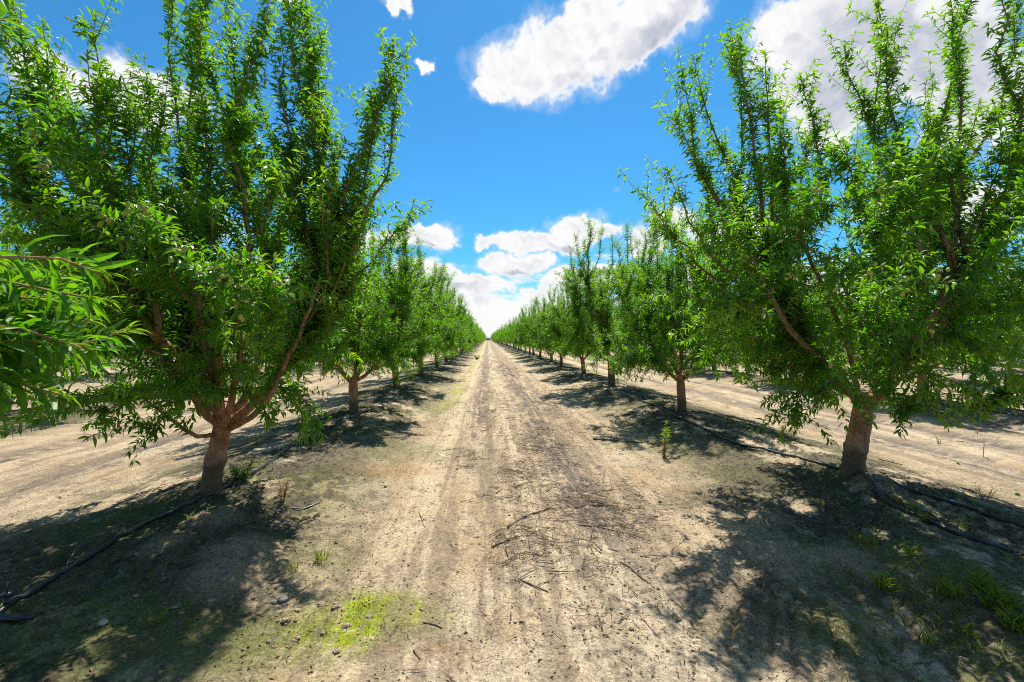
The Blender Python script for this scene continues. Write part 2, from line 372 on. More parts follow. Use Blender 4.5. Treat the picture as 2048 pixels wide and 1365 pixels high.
# ------------------------------------------------------------------ almond trees
def bez(a, b, c, d, n):
    t = np.linspace(0, 1, n)[:, None]; return (1 - t) ** 3 * a + 3 * (1 - t) ** 2 * t * b + 3 * (1 - t) * t * t * c + t ** 3 * d
def along(P, s):                                 # points and tangents at arc-length fractions s
    seg = np.linalg.norm(np.diff(P, axis=0), axis=1); cs = np.r_[0, np.cumsum(seg)]; x = np.asarray(s) * cs[-1]
    q = np.stack([np.interp(x, cs, P[:, i]) for i in range(3)], 1)
    T = np.gradient(P, axis=0); tt = np.stack([np.interp(x, cs, T[:, i]) for i in range(3)], 1)
    return q, nrm(tt), cs[-1]
GA = 2.39996
def clothe(lv, P, s0, s1, spacing, L, theta, rng, young=0.0, droop=.12, var=None, wr=.150, roll=.6):
    _, _, ln = along(P, [0]); n = int(max(2, (s1 - s0) * ln / spacing))
    s = np.linspace(s0, s1, n)
    if n > 30:                                   # bare stretches and thicker tufts
        kx = np.interp(s * ln, np.arange(0, ln + .3, .09), rng.uniform(.15, 1.5, len(np.arange(0, ln + .3, .09)))); s = s[rng.random(n) < kx]; n = len(s)
        if n < 2: return
    s = np.asarray(s); q, T, _ = along(P, s)
    ref = np.array([.2, .3, .93]); a = nrm(np.cross(T, ref)); b = np.cross(T, a)
    ph = np.arange(n) * GA + rng.uniform(0, 6.28) + rng.normal(0, .35, n)
    rad = np.cos(ph)[:, None] * a + np.sin(ph)[:, None] * b
    th = np.radians(theta + rng.normal(0, 13, n))[:, None]
    D = T * np.cos(th) + rad * np.sin(th); D[:, 2] -= droop * rng.uniform(.3, 1.7, n)
    Ln = L * rng.uniform(.62, 1.2, n)
    v = rng.uniform(0, 1, n) if var is None else np.clip(var + rng.normal(0, .2, n), 0, 1)
    lv.add(q, D, Ln, Ln * wr * rng.uniform(.8, 1.15, n), v, np.clip(young + rng.normal(0, .08, n), 0, 1), roll, rng)
def shoot(tb, lv, p, d, ln, rng, trop=.35, droop=0.0, thick=.0035, dens=.0125, L=.078, whip=.0, lod=0):
    n = 6; P = [p]; d = nrm(d); st = ln / (n - 1)
    for i in range(n - 1):
        d = nrm(d + np.array([0, 0, (trop - droop * (i + 1) / n * 2)]) * .28 + rng.normal(0, .07, 3)); P.append(P[-1] + d * st)
    P = np.array(P)
    if tb is not None: tb.add(P, np.linspace(thick, .0012, n), 4 if lod == 0 else 3, .8, cap=False)
    yb = rng.uniform(0, .22) + (.55 if rng.random() < .16 else 0); tone = rng.uniform(.0, 1.0)
    if whip > 0:
        s = 1 - whip
        clothe(lv, P, .04, s, dens, L, 58, rng, yb, var=tone)
        clothe(lv, P, s, 1, .021, L * 1.12, 62, rng, rng.uniform(.3, .8), .42, wr=.125)
    else:
        clothe(lv, P, .06, 1, dens, L, 60, rng, yb, var=tone)
    # rosette at the tip
    clothe(lv, P, .95, 1, .004, L * .7, 28, rng, min(1, yb + (.5 if whip else .22)), .05, wr=.11)
    return P

def build_tree(name, seed, H0, guides=None, nl=17, R=1.6, lean=(0, 0), trunk_h=.62, trunk_r=.105, lod=0, reject=None, dens=1.0, side=1.0, fill=300, lr=1.0, offx=0.0, boughs=(), clear=None):
    rng = np.random.default_rng(seed); tb = Tubes(); lv = Leaves()
    cr = np.array([lean[0], lean[1], trunk_h])
    tp = bez(np.array([0, 0, -.12]), np.array([0, 0, .2]), cr * [.8, .8, .7], cr + [0, 0, .10], 14)
    tr = np.interp(np.linspace(0, 1, 14), [0, .12, .25, .8, 1], [trunk_r * 1.25, trunk_r * 1.10, trunk_r * 1.02, trunk_r * .95, trunk_r * .84])
    kk = 24 if lod == 0 else 8
    if lod == 0:
        tp = np.stack([np.interp(np.linspace(0, 13, 40), np.arange(14), tp[:, i]) for i in range(3)], 1); tr = np.interp(np.linspace(0, 13, 40), np.arange(14), tr)
        tr = tr * (1 + .02 * rng.normal(0, 1, 40)) + .012 * np.exp(-((tp[:, 2] - .30) / .05) ** 2) + .02 * np.exp(-((tp[:, 2] + .02) / .05) ** 2)
    tb.add(tp, tr, kk, 0, .035, rng)
    # tips of the limbs, relative to the trunk's base
    if guides is None:
        guides = []
        for i in range(nl):
            a = i * GA + rng.uniform(-.4, .4)
            if i < nl * .5:
                r = R * rng.uniform(.15, .8) ** .8; z = H0 * (1 - .22 * (r / R) ** 2) * rng.uniform(.80, 1.04)
            elif i < nl * .75:
                r = R * rng.uniform(.75, 1.1); z = H0 * rng.uniform(.42, .72)
            else:
                r = R * rng.uniform(.85, 1.2); z = H0 * rng.uniform(.175, .34)
            guides.append((r * math.cos(a), r * math.sin(a), z))
    G = np.array(guides, float)
    na = 5; pa = rng.uniform(0, 6.28) + np.arange(na) * 2 * np.pi / na + rng.normal(0, .15, na)
    prim = []
    for a in pa:
        o = np.array([math.cos(a), math.sin(a), 0]); e = cr + o * rng.uniform(.5, .72) + [0, 0, rng.uniform(.5, .9)]
        pp = bez(cr + o * .02, cr + o * .22 + [0, 0, .10], e - o * .2 - [0, 0, .3], e, 10); pp[1:-1] += rng.normal(0, .012, (8, 3)); prim.append(pp)
        tb.add(pp, np.linspace(.048, .026, 10), 10 if lod == 0 else 5, 0, .05, rng)
    limbs = []
    for gx, gy, gz in G:
        tip = np.array([gx, gy, gz]); az_ = math.atan2(gy, gx) if math.hypot(gx, gy) > .25 else rng.uniform(-3.14, 3.14)
        k = int(np.argmin(np.abs((pa - az_ + np.pi) % (2 * np.pi) - np.pi)))
        low = gz < 1.5
        s0 = rng.uniform(.15, .5) if low else rng.uniform(.55, 1.0)
        q, T, _ = along(prim[k], [s0]); q, T = q[0], T[0]; ln = np.linalg.norm(tip - q)
        if low:
            hor = tip - q; hor[2] = 0
            c1 = q + T * ln * .25 + [0, 0, .1]; c2 = q + hor * .72 + [0, 0, max(0.1, (gz - q[2])) * .5 + ln * .28]
        else:
            c1 = q + T * ln * .3; c2 = tip - np.array([(gx - q[0]) * .22, (gy - q[1]) * .22, (gz - q[2]) * .45])
        P = bez(q, c1, c2, tip, 16); P[1:-1] += rng.normal(0, .012 * ln / 2, (14, 3))
        tt_ = np.linspace(0, 1, 16)[:, None]; P = P + np.sin(tt_ * np.pi * rng.uniform(1.5, 3.0) + rng.uniform(0, 6)) * np.sin(tt_ * np.pi) * rng.normal(0, .035 * ln, 3) * [1, 1, .3]
        r0 = min(.034, .011 + .0075 * ln)
        tb.add(P, np.interp(np.linspace(0, 1, 16), [0, .55, 1], [r0 * lr, r0 * .5 * lr, .0022]), 7 if lod == 0 else 4, 0, .04, rng)
        limbs.append((P, low, ln))
    for bp, rr0 in boughs:
        bp = np.array(bp); t_ = np.linspace(0, 1, 22); k_ = np.linspace(0, 1, len(bp)); Q = np.stack([np.interp(t_, k_, bp[:, i]) for i in range(3)], 1)
        for i in range(3): Q[1:-1, i] = (Q[:-2, i] + Q[1:-1, i] * 2 + Q[2:, i]) / 4
        Q[1:] += rng.normal(0, .004, (21, 3)); tb.add(Q, np.linspace(rr0, rr0 * .5, 22), 12, 0, .06, rng)
        limbs.append((Q[6:], True, 1.0))
    # leaf cover
    for P, low, ln in limbs:
        q, T, LL = along(P, [0]); tall = not low and P[-1][2] > 2.6
        wl = min(.5, .42 / LL) if tall else .08
        dn = .0085 / dens
        clothe(lv, P, .12, 1 - wl if wl > .1 else .985, dn, .088, 60, rng, .05, .16, var=rng.uniform(.1, .8))
        if wl > .1: clothe(lv, P, 1 - wl, 1, .015, .095, 62, rng, .40, .5, wr=.125)
        clothe(lv, P, .975, 1, .004, .05, 25, rng, .7, .05, wr=.1)
        ns = int(LL / .052 * side * dens)
        for s in rng.uniform(.06, .97, ns):
            qq, TT, _ = along(P, [s]); qq, TT = qq[0], TT[0]
            rad = nrm(np.cross(TT, rng.normal(0, 1, 3)))
            if tall:
                if s < .52: l_ = rng.uniform(.14, .52); w = 0.0 if rng.random() < .6 else .35
                elif s < .80: l_ = rng.uniform(.07, .36); w = 0 if rng.random() < .6 else .5
                else: l_ = rng.uniform(.12, .50); w = .6
                if s > .52 and rng.random() < .25: l_ *= .5
                d_ = TT * rng.uniform(.4, 1.1) + rad * (.9 if s < .6 else .55)
                tp_, dr_ = .45, 0.0
            else:
                l_ = rng.uniform(.12, .42); w = 0.0 if rng.random() < .75 else .4; d_ = TT * .6 + rad; tp_, dr_ = .2, rng.uniform(0, .7)
            if qq[2] < 1.25 and not tall: dr_ += .5
            if qq[2] < trunk_h + .22 and abs(qq[0] - cr[0]) < .30 and rng.random() < .6: continue
            if reject is not None and reject(qq + d_ * l_): continue
            if clear is not None and (clear(qq + nrm(d_) * l_) or clear(qq + nrm(d_) * l_ * .5)): continue
            shoot(tb if lod < 2 else None, lv, qq, d_, l_, rng, tp_, dr_, .0032, .0125 / dens, .076, w, lod)
    # shoots filling the volume of the crown
    AP = np.concatenate([P[1:-1] for P, low, ln in limbs])
    zt = np.array([.0, .15, .25, .40, .58, .72, 1.0]) * H0; rt = np.array([.3, .75, 1.02, 1.14, 1.0, .7, .15]) * R
    cen = rng.uniform(-1, 1, (60, 3)) * [R * 1.1, R * 1.1, 1.7] + [0, 0, 2.1]
    for _ in range(int(fill)):
        z = H0 * (.175 + .50 * rng.random() ** .9); a = rng.uniform(0, 6.28); r = np.interp(z, zt, rt) * (.5 + .5 * rng.random() if z < 1.35 else rng.random()) ** .5
        c = np.array([r * math.cos(a), r * math.sin(a), z]) + cr * [1, 1, 0] + [offx, 0, 0]; k_ = cen[np.argmin(np.linalg.norm(cen - c, axis=1))]; c = c + (k_ - c) * .32; dd_ = np.linalg.norm(AP - c - [0, 0, -.12], axis=1); j = int(np.argmin(dd_))
        if dd_[j] > 1.0: continue
        q = AP[j]; v = c - q; ln = float(np.clip(np.linalg.norm(v) + .08, .14, .75))
        if reject is not None and (reject(c) or reject(q)): continue
        if clear is not None and (clear(c) or clear((c + q) / 2)): continue
        if c[2] < trunk_h + .22 and abs(c[0] - cr[0]) < .30 and c[1] < .35: continue          # the fork stays open
        shoot(tb if lod < 2 else None, lv, q, v + [0, 0, .12], ln, rng, .25 if z > 1.3 else 0, .0 if z > 1.5 else .5, .0035, .0095 / dens, .082, 0.35 if rng.random() < .3 else 0, lod)
    # spurs on the primaries
    for pp in prim:
        for s in rng.uniform(.35, 1, int(16 * side)):
            qq, TT, _ = along(pp, [s]); rad = nrm(np.cross(TT[0], rng.normal(0, 1, 3)))
            if reject is not None and reject(qq[0]): continue
            shoot(tb if lod < 2 else None, lv, qq[0], TT[0] * .3 + rad, rng.uniform(.08, .3), rng, .2, .4, .003, .0125 / dens, .076, 0, lod)
    return tb, lv, limbs, rng

# almond fruit
def almond_mesh():
    n, m = 10, 7; V = []; F = []
    for i in range(m):
        v = math.pi * i / (m - 1); r = math.sin(v) ** .85 * (1 + .12 * math.cos(v))
        for j in range(n):
            a = 2 * math.pi * j / n; cre = 1 - .10 * max(0, math.cos(a)) ** 8
            V.append((r * math.cos(a) * .0150 * cre, r * math.sin(a) * .0118, -math.cos(v) * .0205))
    for i in range(m - 1):
        for j in range(n): F.append((i * n + j, i * n + (j + 1) % n, (i + 1) * n + (j + 1) % n, (i + 1) * n + j))
    return mesh_np('almond', np.array(V), [np.array(F)], M_FRUIT, True)
ME_ALM = almond_mesh()

def hang_almonds(root, tb, lv, limbs, base, spots, rng, n_rand, Rc=1.9):
    """spots: world points at which the photograph shows a cluster"""
    allp = np.concatenate([P[2:-2] for P, low, ln in limbs])
    pts = []
    for c in spots:
        w = np.array(c); z = w[2] - base[2]; Rz = Rc * np.interp(z, [0, .7, 1.2, 1.9, 2.8, 3.5, 4.8], [.3, .75, 1.02, 1.14, 1.0, .75, .3]); dx = w[0] - base[0]
        dep = math.sqrt(max(.15, Rz * Rz - dx * dx)) * .90; k_ = (base[1] - dep) / w[1]; w = np.array([w[0] * k_, w[1] * k_, CAMZ + (w[2] - CAMZ) * k_])
        c = w - base; j = np.argmin(np.linalg.norm(allp - c, axis=1)); a = allp[j]
        mid = (a + c) / 2 + [0, 0, .12]
        tw = bez(a, mid, mid, c, 6); tb.add(tw, np.linspace(.005, .002, 6), 4, .5, cap=False); clothe(lv, tw, .1, .93, .009, .08, 60, rng, .1, .1)
        for sx_ in (.25, .4, .55, .7, .85): qq, TT, _ = along(tw, [sx_]); shoot(tb, lv, qq[0], TT[0] + rng.normal(0, .8, 3), rng.uniform(.12, .3), rng, .3, 0, .003, .012, .08, 0)
        for k in range(rng.integers(2, 5)): pts.append(c + rng.normal(0, .026, 3) - [0, 0, .012])
    for k in range(n_rand):
        P, low, ln = limbs[rng.integers(len(limbs))]; q, T, _ = along(P, [rng.uniform(.2, .75)])
        c = q[0] + nrm(rng.normal(0, 1, 3)) * .035
        for j in range(rng.integers(1, 4)): pts.append(c + rng.normal(0, .018, 3))
    for p in pts[:95]:
        o = obj('almond', ME_ALM, root, p); o.rotation_euler = (rng.normal(0, .7), rng.normal(0, .7), rng.uniform(0, 6.28)); s = rng.uniform(.78, 1.05); o.scale = (s, s, s)

def in_view(p, m=0.0):                         # world point inside the photograph's frame?
    c = RM.T @ (np.asarray(p) - [0, 0, CAMZ])
    return c[2] < -0.02 and abs(c[0] / -c[2]) < 1024 / F + m and abs(c[1] / -c[2]) < 682 / F + m

TREES = []
def hero(name, label, bx, by, seed, G, **kw):
    b = np.array([bx, by, h1(bx, by)])
    gl = []
    for px, py, dz in G:
        p = atY(px, py, by + dz) - b; gl.append(tuple(p))
    kw_w = kw.pop('wide', 1.0); spots = kw.pop('spots', []); nr = kw.pop('nr', 16); extra = kw.pop('extra', [])
    gl += extra
    rj = kw.pop('rej', None); BG = []; cp = []
    for pl, r0 in kw.pop('bg', []):
        pts = [atY(px, py, by + dz) for px, py, dz in pl]; BG.append(([p - b for p in pts], r0))
        for (x0, y0, d0), (x1, y1, d1) in zip(pl[:-1], pl[1:]):
            for t in np.arange(0, 1, .25): cp.append((x0 + (x1 - x0) * t, y0 + (y1 - y0) * t, by + max(d0, d1)))
    cp = np.array(cp)[np.random.default_rng(seed).random(len(cp)) < .6] if cp else None
    def clr(q):
        w = q + b; c = RM.T @ (w - [0, 0, CAMZ])
        if c[2] > -.1: return False
        px, py = 1024 + F * c[0] / -c[2], 682.5 - F * c[1] / -c[2]
        return bool((((cp[:, 0] - px) ** 2 + (cp[:, 1] - py) ** 2 < 25 ** 2) & (w[1] < cp[:, 2] + .1)).any())
    if cp is not None: kw['clear'] = clr; kw['boughs'] = BG
    tb, lv, limbs, rng = build_tree(name, seed, 4.8, guides=gl, reject=(lambda q: rj(q + b)) if rj else None, **kw)
    root = empty(name, tuple(b))
    hang_almonds(root, tb, lv, limbs, b, [atY(px, py, by + dz) for px, py, dz in spots], rng, nr)
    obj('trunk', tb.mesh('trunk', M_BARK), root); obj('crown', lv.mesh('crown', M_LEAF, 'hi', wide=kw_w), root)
    tag(root, label, 'tree', 'almond trees of the two rows beside the track'); print(name, 'leaves', lv.count())
    return root

pL = gp(420, 985); pR = gp(1703, 950)
hero('almond_tree', 'big almond tree with the first trunk of the left row, green almonds among its leaves', pL[0], pL[1], 3,
     [(190, 30, -.7), (175, 110, -1.0), (60, 90, -.4), (-20, 20, -.3), (20, -10, -.5), (85, 40, -.2), (-60, 120, -.6), (120, 150, .1), (-10, 240, -.3), (75, 200, .3), (250, 230, -.6), (300, 160, .2), (20, 180, -.6), (350, -30, .3), (385, -70, .0), (425, -60, -.2), (455, -20, .2), (400, 30, -.5), (540, -50, -.4), (575, -60, .0), (605, -20, .1), (615, 30, .4), (648, 65, .3), (560, 60, -.2), (500, 90, .4),
      (785, 80, .15), (772, 130, .3), (800, 175, .1), (745, 190, .4), (628, 195, -.1), (640, 240, .2), (590, 320, .6), (745, 320, .5), (828, 402, .1), (740, 400, -.3), (650, 350, -.6), (540, 340, -.8),
      (700, 540, .2), (690, 480, .9), (665, 640, -.3), (690, 700, .1), (645, 880, -.2), (590, 800, .3), (545, 850, -.6), (310, 880, -.5), (420, 800, -1.0), (500, 760, -1.1), (340, 820, -.9), (215, 850, .1), (290, 790, -.9), (450, 640, -1.3), (240, 690, -.9), (560, 640, -1.2), (340, 540, -1.3), (640, 560, -.9),
      (290, 290, .5), (330, 200, -.3), (250, 170, .3), (350, 370, -.9), (110, 260, -.1), (40, 320, -.6), (130, 420, -.8), (20, 450, .2), (50, 560, .4), (200, 500, -.5), (455, 250, -.9), (420, 400, -1.1), (480, 180, .6), (400, 130, .6)],
     lean=(.14, -.02), trunk_h=.62, trunk_r=.083, side=.82, R=1.45, offx=-.42, fill=560,
     bg=[([(443, 862, 0), (432, 800, -.25), (415, 700, -.45), (392, 610, -.5), (335, 552, -.5), (300, 515, -.5), (262, 470, -.4)], .036), ([(448, 860, .0), (470, 770, -.2), (485, 680, -.3), (488, 600, -.3), (500, 500, -.2)], .034),
         ([(450, 862, 0), (505, 835, -.1), (542, 790, -.2), (575, 720, -.25), (610, 640, -.3), (640, 560, -.2)], .030), ([(436, 868, 0), (405, 874, -.15), (380, 868, -.25), (330, 830, -.3), (280, 790, -.3)], .022)],
     spots=[(435, 532, -1.15), (448, 552, -1.15), (510, 524, -1.1), (542, 550, -1.0), (486, 580, -1.1), (300, 425, -1.0), (262, 415, -1.0), (200, 432, -.9), (66, 262, -.8), (90, 322, -.8), (475, 628, -1.1), (360, 505, -1.1), (470, 515, -1.0)])
hero('almond_tree', 'big almond tree with the first trunk of the right row, tall leafy spires above', pR[0], pR[1], 14,
     [(1365, 140, .2), (1352, 230, -.3), (1385, 110, .6), (1460, 75, .3), (1475, 70, -.2), (1530, 105, -.2), (1545, 200, .4), (1600, 150, .5), (1575, 260, -.6), (1690, 90, .2), (1755, 0, 0), (1800, 45, .3), (1775, 60, -.4), (1610, 260, .7), (1690, 290, -.6), (1705, 310, .5),
      (1870, 165, .4), (1900, -20, -.2), (1950, -60, 0), (2010, -100, -.4), (2040, -20, .3), (2060, 120, -.6), (1850, 230, -.5), (1920, 100, .6), (2080, 330, .1), (2000, 300, -.7), (1960, 200, .5),
      (1285, 388, -.2), (1312, 430, .2), (1335, 340, -.5), (1400, 330, .7), (1440, 420, -.9), (1560, 420, -1.1), (1650, 520, -1.3), (1750, 450, -1.2), (1860, 420, -1.0),
      (1345, 560, -.2), (1390, 640, .3), (1440, 690, -.5), (1500, 600, -1.2), (1590, 850, -.6), (1535, 750, -.3), (1640, 800, -.9), (1800, 850, -.8), (1975, 835, -.4), (2010, 680, .2), (2060, 560, -.3), (1900, 640, -1.1), (1790, 700, -1.2), (1700, 640, -1.4), (1960, 480, -1.0), (1480, 480, .8)],
     lean=(.13, -.02), trunk_h=.76, trunk_r=.100, side=.82, R=1.75, offx=.12, fill=680,
     bg=[([(1722, 815, 0), (1768, 768, -.15), (1828, 718, -.3), (1846, 655, -.35), (1890, 590, -.4), (1898, 540, -.4), (1915, 440, -.3), (1925, 330, -.1)], .042), ([(1840, 708, -.3), (1872, 690, -.35), (1905, 650, -.3), (1960, 600, -.3)], .024),
         ([(1716, 812, 0), (1692, 760, -.2), (1650, 728, -.3), (1580, 662, -.4), (1545, 600, -.4), (1500, 510, -.4)], .036), ([(1720, 812, .1), (1700, 700, .1), (1640, 560, .0), (1600, 480, -.1)], .03)],
     spots=[(1575, 530, -1.2), (1582, 545, -1.2), (1480, 600, -1.0), (1470, 635, -.9), (1675, 575, -1.25), (1808, 575, -1.1), (1765, 380, -.9), (1770, 360, -.9), (1740, 545, -1.1), (1875, 545, -1.0), (1570, 460, -1.0), (1735, 820, -.7), (1665, 735, -.9), (1875, 660, -.8), (1640, 380, -.8)])
# the tree just outside the frame on the left, one low limb reaching into view
bL0 = (-2.72, -0.45)
def rejL0(q): return in_view(q, .12) and not (q[1] > .75 and (1.47 < q[2] < 1.85 or (q[2] > 2.45 and q[0] < -1.25)) and q[0] < -.98 - .25 * max(0, q[1] - 1.0))
hero('almond_tree', 'almond limb with large bright leaves hanging in close at the left edge', bL0[0], bL0[1], 5,
     [(205, 550, 1.62), (258, 660, 1.68), (150, 610, 1.75), (60, 640, 1.7), (-10, 520, 1.6), (120, 790, 1.62), (60, 700, 1.85), (110, 600, 1.66), (30, 590, 1.7), (175, 700, 1.6), (70, 760, 1.62), (215, 600, 1.7), (10, 740, 1.7), (10, 40, 1.62), (-50, 330, 1.6), (100, 690, 1.6), (-60, 660, 1.5), (180, 640, 1.72)],
     extra=[(-.4, .3, 4.5), (-.9, -.6, 4.2), (.2, -.9, 4.4), (.6, -.4, 4.5), (-1.3, .4, 3.9), (-.7, 1.2, 4.1), (-1.7, -.4, 2.6), (-1.2, -1.4, 2.4), (.3, -1.8, 2.3), (1.2, -1.1, 2.2), (-1.8, .8, 1.3), (.2, 0, 4.7), (-.9, -1.5, 1.2), (.1, .9, 3.9)],
     lean=(.03, .03), trunk_h=.66, side=1.25, dens=1.3, lr=.4, wide=.68, fill=700, spots=[], nr=6, rej=rejL0)

# mid-distance and distant patterns
MID = []
for i in range(5):
    tb, lv, limbs, rng = build_tree('m', 100 + i, 4.75, nl=34, R=1.78, fill=900, lean=((-.06, .05), (.07, -.03), (.02, .06), (-.04, -.06), (.0, .03))[i], trunk_h=.68, trunk_r=.10, lod=1, side=.85)
    print('mid leaves', lv.count())
    MID.append((tb.mesh('trunk', M_BARK), lv.mesh('crown', M_LEAF, 'lo')))
FAR = []
for i in range(5):
    tb, lv, limbs, rng = build_tree('f', 200 + i, 4.75, nl=30, R=1.78, lean=(0, 0), trunk_h=.68, trunk_r=.10, lod=2, side=.7, fill=700)
    FAR.append((tb.mesh('trunk', M_BARK), lv.mesh('crown', M_LEAF, 'min', 16000, rng, 1.5)))
VFAR = []
for i in range(3):
    VFAR.append((FAR[i][0], None))
    tb, lv, limbs, rng = build_tree('v', 300 + i, 4.75, nl=26, R=1.8, lod=2, side=.5, fill=500)
    VFAR[i] = (tb.mesh('trunk', M_BARK), lv.mesh('crown', M_LEAF, 'min', 5200, rng, 2.5))

ORD = ['first', 'second', 'third', 'fourth', 'fifth', 'sixth', 'seventh', 'eighth', 'ninth', 'tenth', 'eleventh', 'twelfth']
def place(x, y, rng, proto, label, group, s=1.0, rz=None):
    r = empty('almond_tree', (x, y, h1(x, y) - .01), rng.uniform(0, 6.28) if rz is None else rz); r.scale = (s * rng.uniform(.92, 1.06), s * rng.uniform(.92, 1.06), s)
    obj('trunk', proto[0], r); obj('crown', proto[1], r); tag(r, label, 'tree', group); return r
rg = np.random.default_rng(77)
def mainrow(x0, side, known, n=66):
    ys = list(known)
    while len(ys) < n: ys.append(ys[-1] + 4.95 + rg.normal(0, .12))
    for i, y in enumerate(ys):
        k = i + 2; proto = MID[(i * 2 + (side == 'right')) % 5] if i < 7 else (FAR[rg.integers(5)] if i < 22 else VFAR[rg.integers(3)])
        if k <= 12: lab = '%s almond tree along the %s row, counted from the nearest trunk' % (ORD[k - 1], side)
        elif k <= 24: lab = 'distant almond tree well down the %s row, its trunk a short dark stub' % side
        else: lab = 'tiny almond tree far down the %s row near the vanishing point' % side
        sc_ = {('right', 1): 1.08, ('right', 0): .93, ('left', 0): .90}.get((side, i), rg.uniform(.82, 1.06))
        place(x0 + rg.normal(0, .08), y, rg, proto, lab, 'almond trees of the two rows beside the track', sc_)
a2, a3 = gp(708, 827), gp(803, 773); b2, b3 = gp(1335, 822), gp(1215, 768)
mainrow(XL, 'left', [a2[1], a3[1]]); mainrow(XR, 'right', [b2[1], b3[1]])
for side, xs in (('left', XL), ('right', XR)):
    sg = -1 if side == 'left' else 1
    for r in range(1, 6):
        x = xs + sg * RSP * r; y0 = 4.45 if side == 'left' else 5.4; n = 0
        for i in range(60):
            y = y0 + 4.95 * i
            if not in_view((x - sg * 2.0, y, 1.65), 0.05): continue
            n += 1
            if n > (16, 10, 7, 5, 5)[r - 1]: break
            nm = ('second', 'third', 'fourth', 'fifth', 'sixth')[r - 1]
            if r == 1 and n <= 5: lab = '%s almond tree in view along the second row on the %s' % (ORD[n - 1], side)
            elif r == 2 and n <= 3: lab = '%s almond tree in view along the third row on the %s' % (ORD[n - 1], side)
            else: lab = 'almond tree farther along the %s row on the %s, seen between nearer trees' % (nm, side)
            place(x + rg.normal(0, .1), y + rg.normal(0, .12), rg, MID[rg.integers(5)] if (r == 1 and n < 4) else FAR[rg.integers(5)] if r < 3 else VFAR[rg.integers(3)], lab, 'almond trees of the rows beyond', rg.uniform(.9, 1.05))
# trees closing the far end of the track
for i in range(9):
    place(-14 + i * 3.6, 352 + rg.uniform(-2, 2), rg, VFAR[i % 3], 'tiny almond tree of the belt crossing the far end of the track', 'belt of trees at the far end', rg.uniform(.85, 1.0))
# shed at the far end
sh = empty('farm_shed', (0.3, 344, h1(.3, 344)))
def boxm(name, x0, x1, y0, y1, z0, z1, m):
    V = np.array([(x, y, z) for x in (x0, x1) for y in (y0, y1) for z in (z0, z1)], float)
    return mesh_np(name, V, [np.array([(0, 1, 3, 2), (4, 6, 7, 5), (0, 4, 5, 1), (2, 3, 7, 6), (0, 2, 6, 4), (1, 5, 7, 3)])], m)
obj('wall', boxm('wall', -1.7, 1.7, 0, 2.4, 0, 2.0, M_SHED), sh)
rv = np.array([(-1.9, -.2, 2.0), (1.9, -.2, 2.0), (1.9, 2.6, 2.0), (-1.9, 2.6, 2.0), (-1.9, 1.2, 2.7), (1.9, 1.2, 2.7)])
obj('roof', mesh_np('roof', rv, [np.array([(0, 1, 5, 4), (2, 3, 4, 5), (0, 3, 2, 1)]), np.array([(0, 4, 3), (1, 2, 5)])], M_SHEDR), sh)
obj('door', boxm('door', -.5, .5, -.04, -.002, 0.02, 1.85, M_SHEDR), sh)
tag(sh, 'tiny bluish grey shed closing the far end of the dirt track', 'shed')

# ------------------------------------------------------------------ ground
def blob(px, py, rx, ry, s=1.0, rot=0):
    p = _flat(px, py); dx, dy = gxf - p[0], gyf - p[1]; c, s_ = math.cos(rot), math.sin(rot)
    u, v = (dx * c + dy * s_) / rx, (-dx * s_ + dy * c) / ry
    return s * np.exp(-(u * u + v * v) ** 1.3)
n1 = fbm(gxf * 1.7, gyf * 1.3, 41, 5, .55); n2 = fbm(gxf * 6, gyf * 4, 51, 4, .6); n3 = fbm(gxf * 22, gyf * 16, 61, 3, .6); n4 = fbm(gxf * .5, gyf * .4, 71, 3)
sand = np.array([.70, .54, .34]); col = np.tile(sand, (len(gxf), 1))
def blend(c, a):
    global col
    a = np.clip(a, 0, 1)[:, None]; col = col * (1 - a) + np.array(c) * a
blend((.76, .62, .43), sst(n4, .5, .7) * .7)
blend((.52, .335, .17), sst(n1, .55, .75) * .45)
blend((.40, .33, .24), sst(n2, .5, .75) * .35)
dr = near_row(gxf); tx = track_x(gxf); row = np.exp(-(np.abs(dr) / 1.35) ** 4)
# grey-green crust on the berms
blend((.33, .30, .19), row * sst(n1 + .25 * n2, .48, .66) * .85)
blend((.25, .26, .09), row * sst(fbm(gxf * 1.1, gyf * .9, 91, 4), .5, .68) * .75)
# dark chaff in the wheel tracks
strip = np.exp(-((tx + .78) / .30) ** 2) * sst(gyf, 4.0, 9.0) + np.exp(-((tx - .38) / .36) ** 2) * sst(gyf, 2.3, 4.5) + .5 * np.exp(-((tx - .95) / .22) ** 2) * sst(gyf, 5, 9)
mid_ = (np.abs(gxf - .6) < 3.3)
chaff = strip * mid_ + (1 - mid_) * (np.exp(-((tx + .75) / .3) ** 2) + np.exp(-((tx - .75) / .35) ** 2)) * 1.15
lon = fbm(gxf * 9, gyf * 1.6, 101, 4, .6)
blend((.19, .155, .135), chaff * sst(lon * .6 + n3 * .4 + .06, .42, .58) * .88)
blend((.78, .62, .40), (np.exp(-((tx + .28) / .17) ** 2) + np.exp(-((tx + 1.25) / .2) ** 2)) * mid_ * .75)
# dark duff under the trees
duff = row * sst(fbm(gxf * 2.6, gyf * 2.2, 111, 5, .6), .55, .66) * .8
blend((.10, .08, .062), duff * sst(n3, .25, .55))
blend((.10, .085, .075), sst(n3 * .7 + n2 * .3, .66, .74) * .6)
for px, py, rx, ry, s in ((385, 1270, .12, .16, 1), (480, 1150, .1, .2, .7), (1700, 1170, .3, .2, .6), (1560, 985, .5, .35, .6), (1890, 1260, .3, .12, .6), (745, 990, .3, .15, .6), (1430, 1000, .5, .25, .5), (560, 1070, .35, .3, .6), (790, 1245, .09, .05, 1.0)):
    blend((.075, .06, .05), blob(px, py, rx, ry) * s * sst(n3, .35, .6))
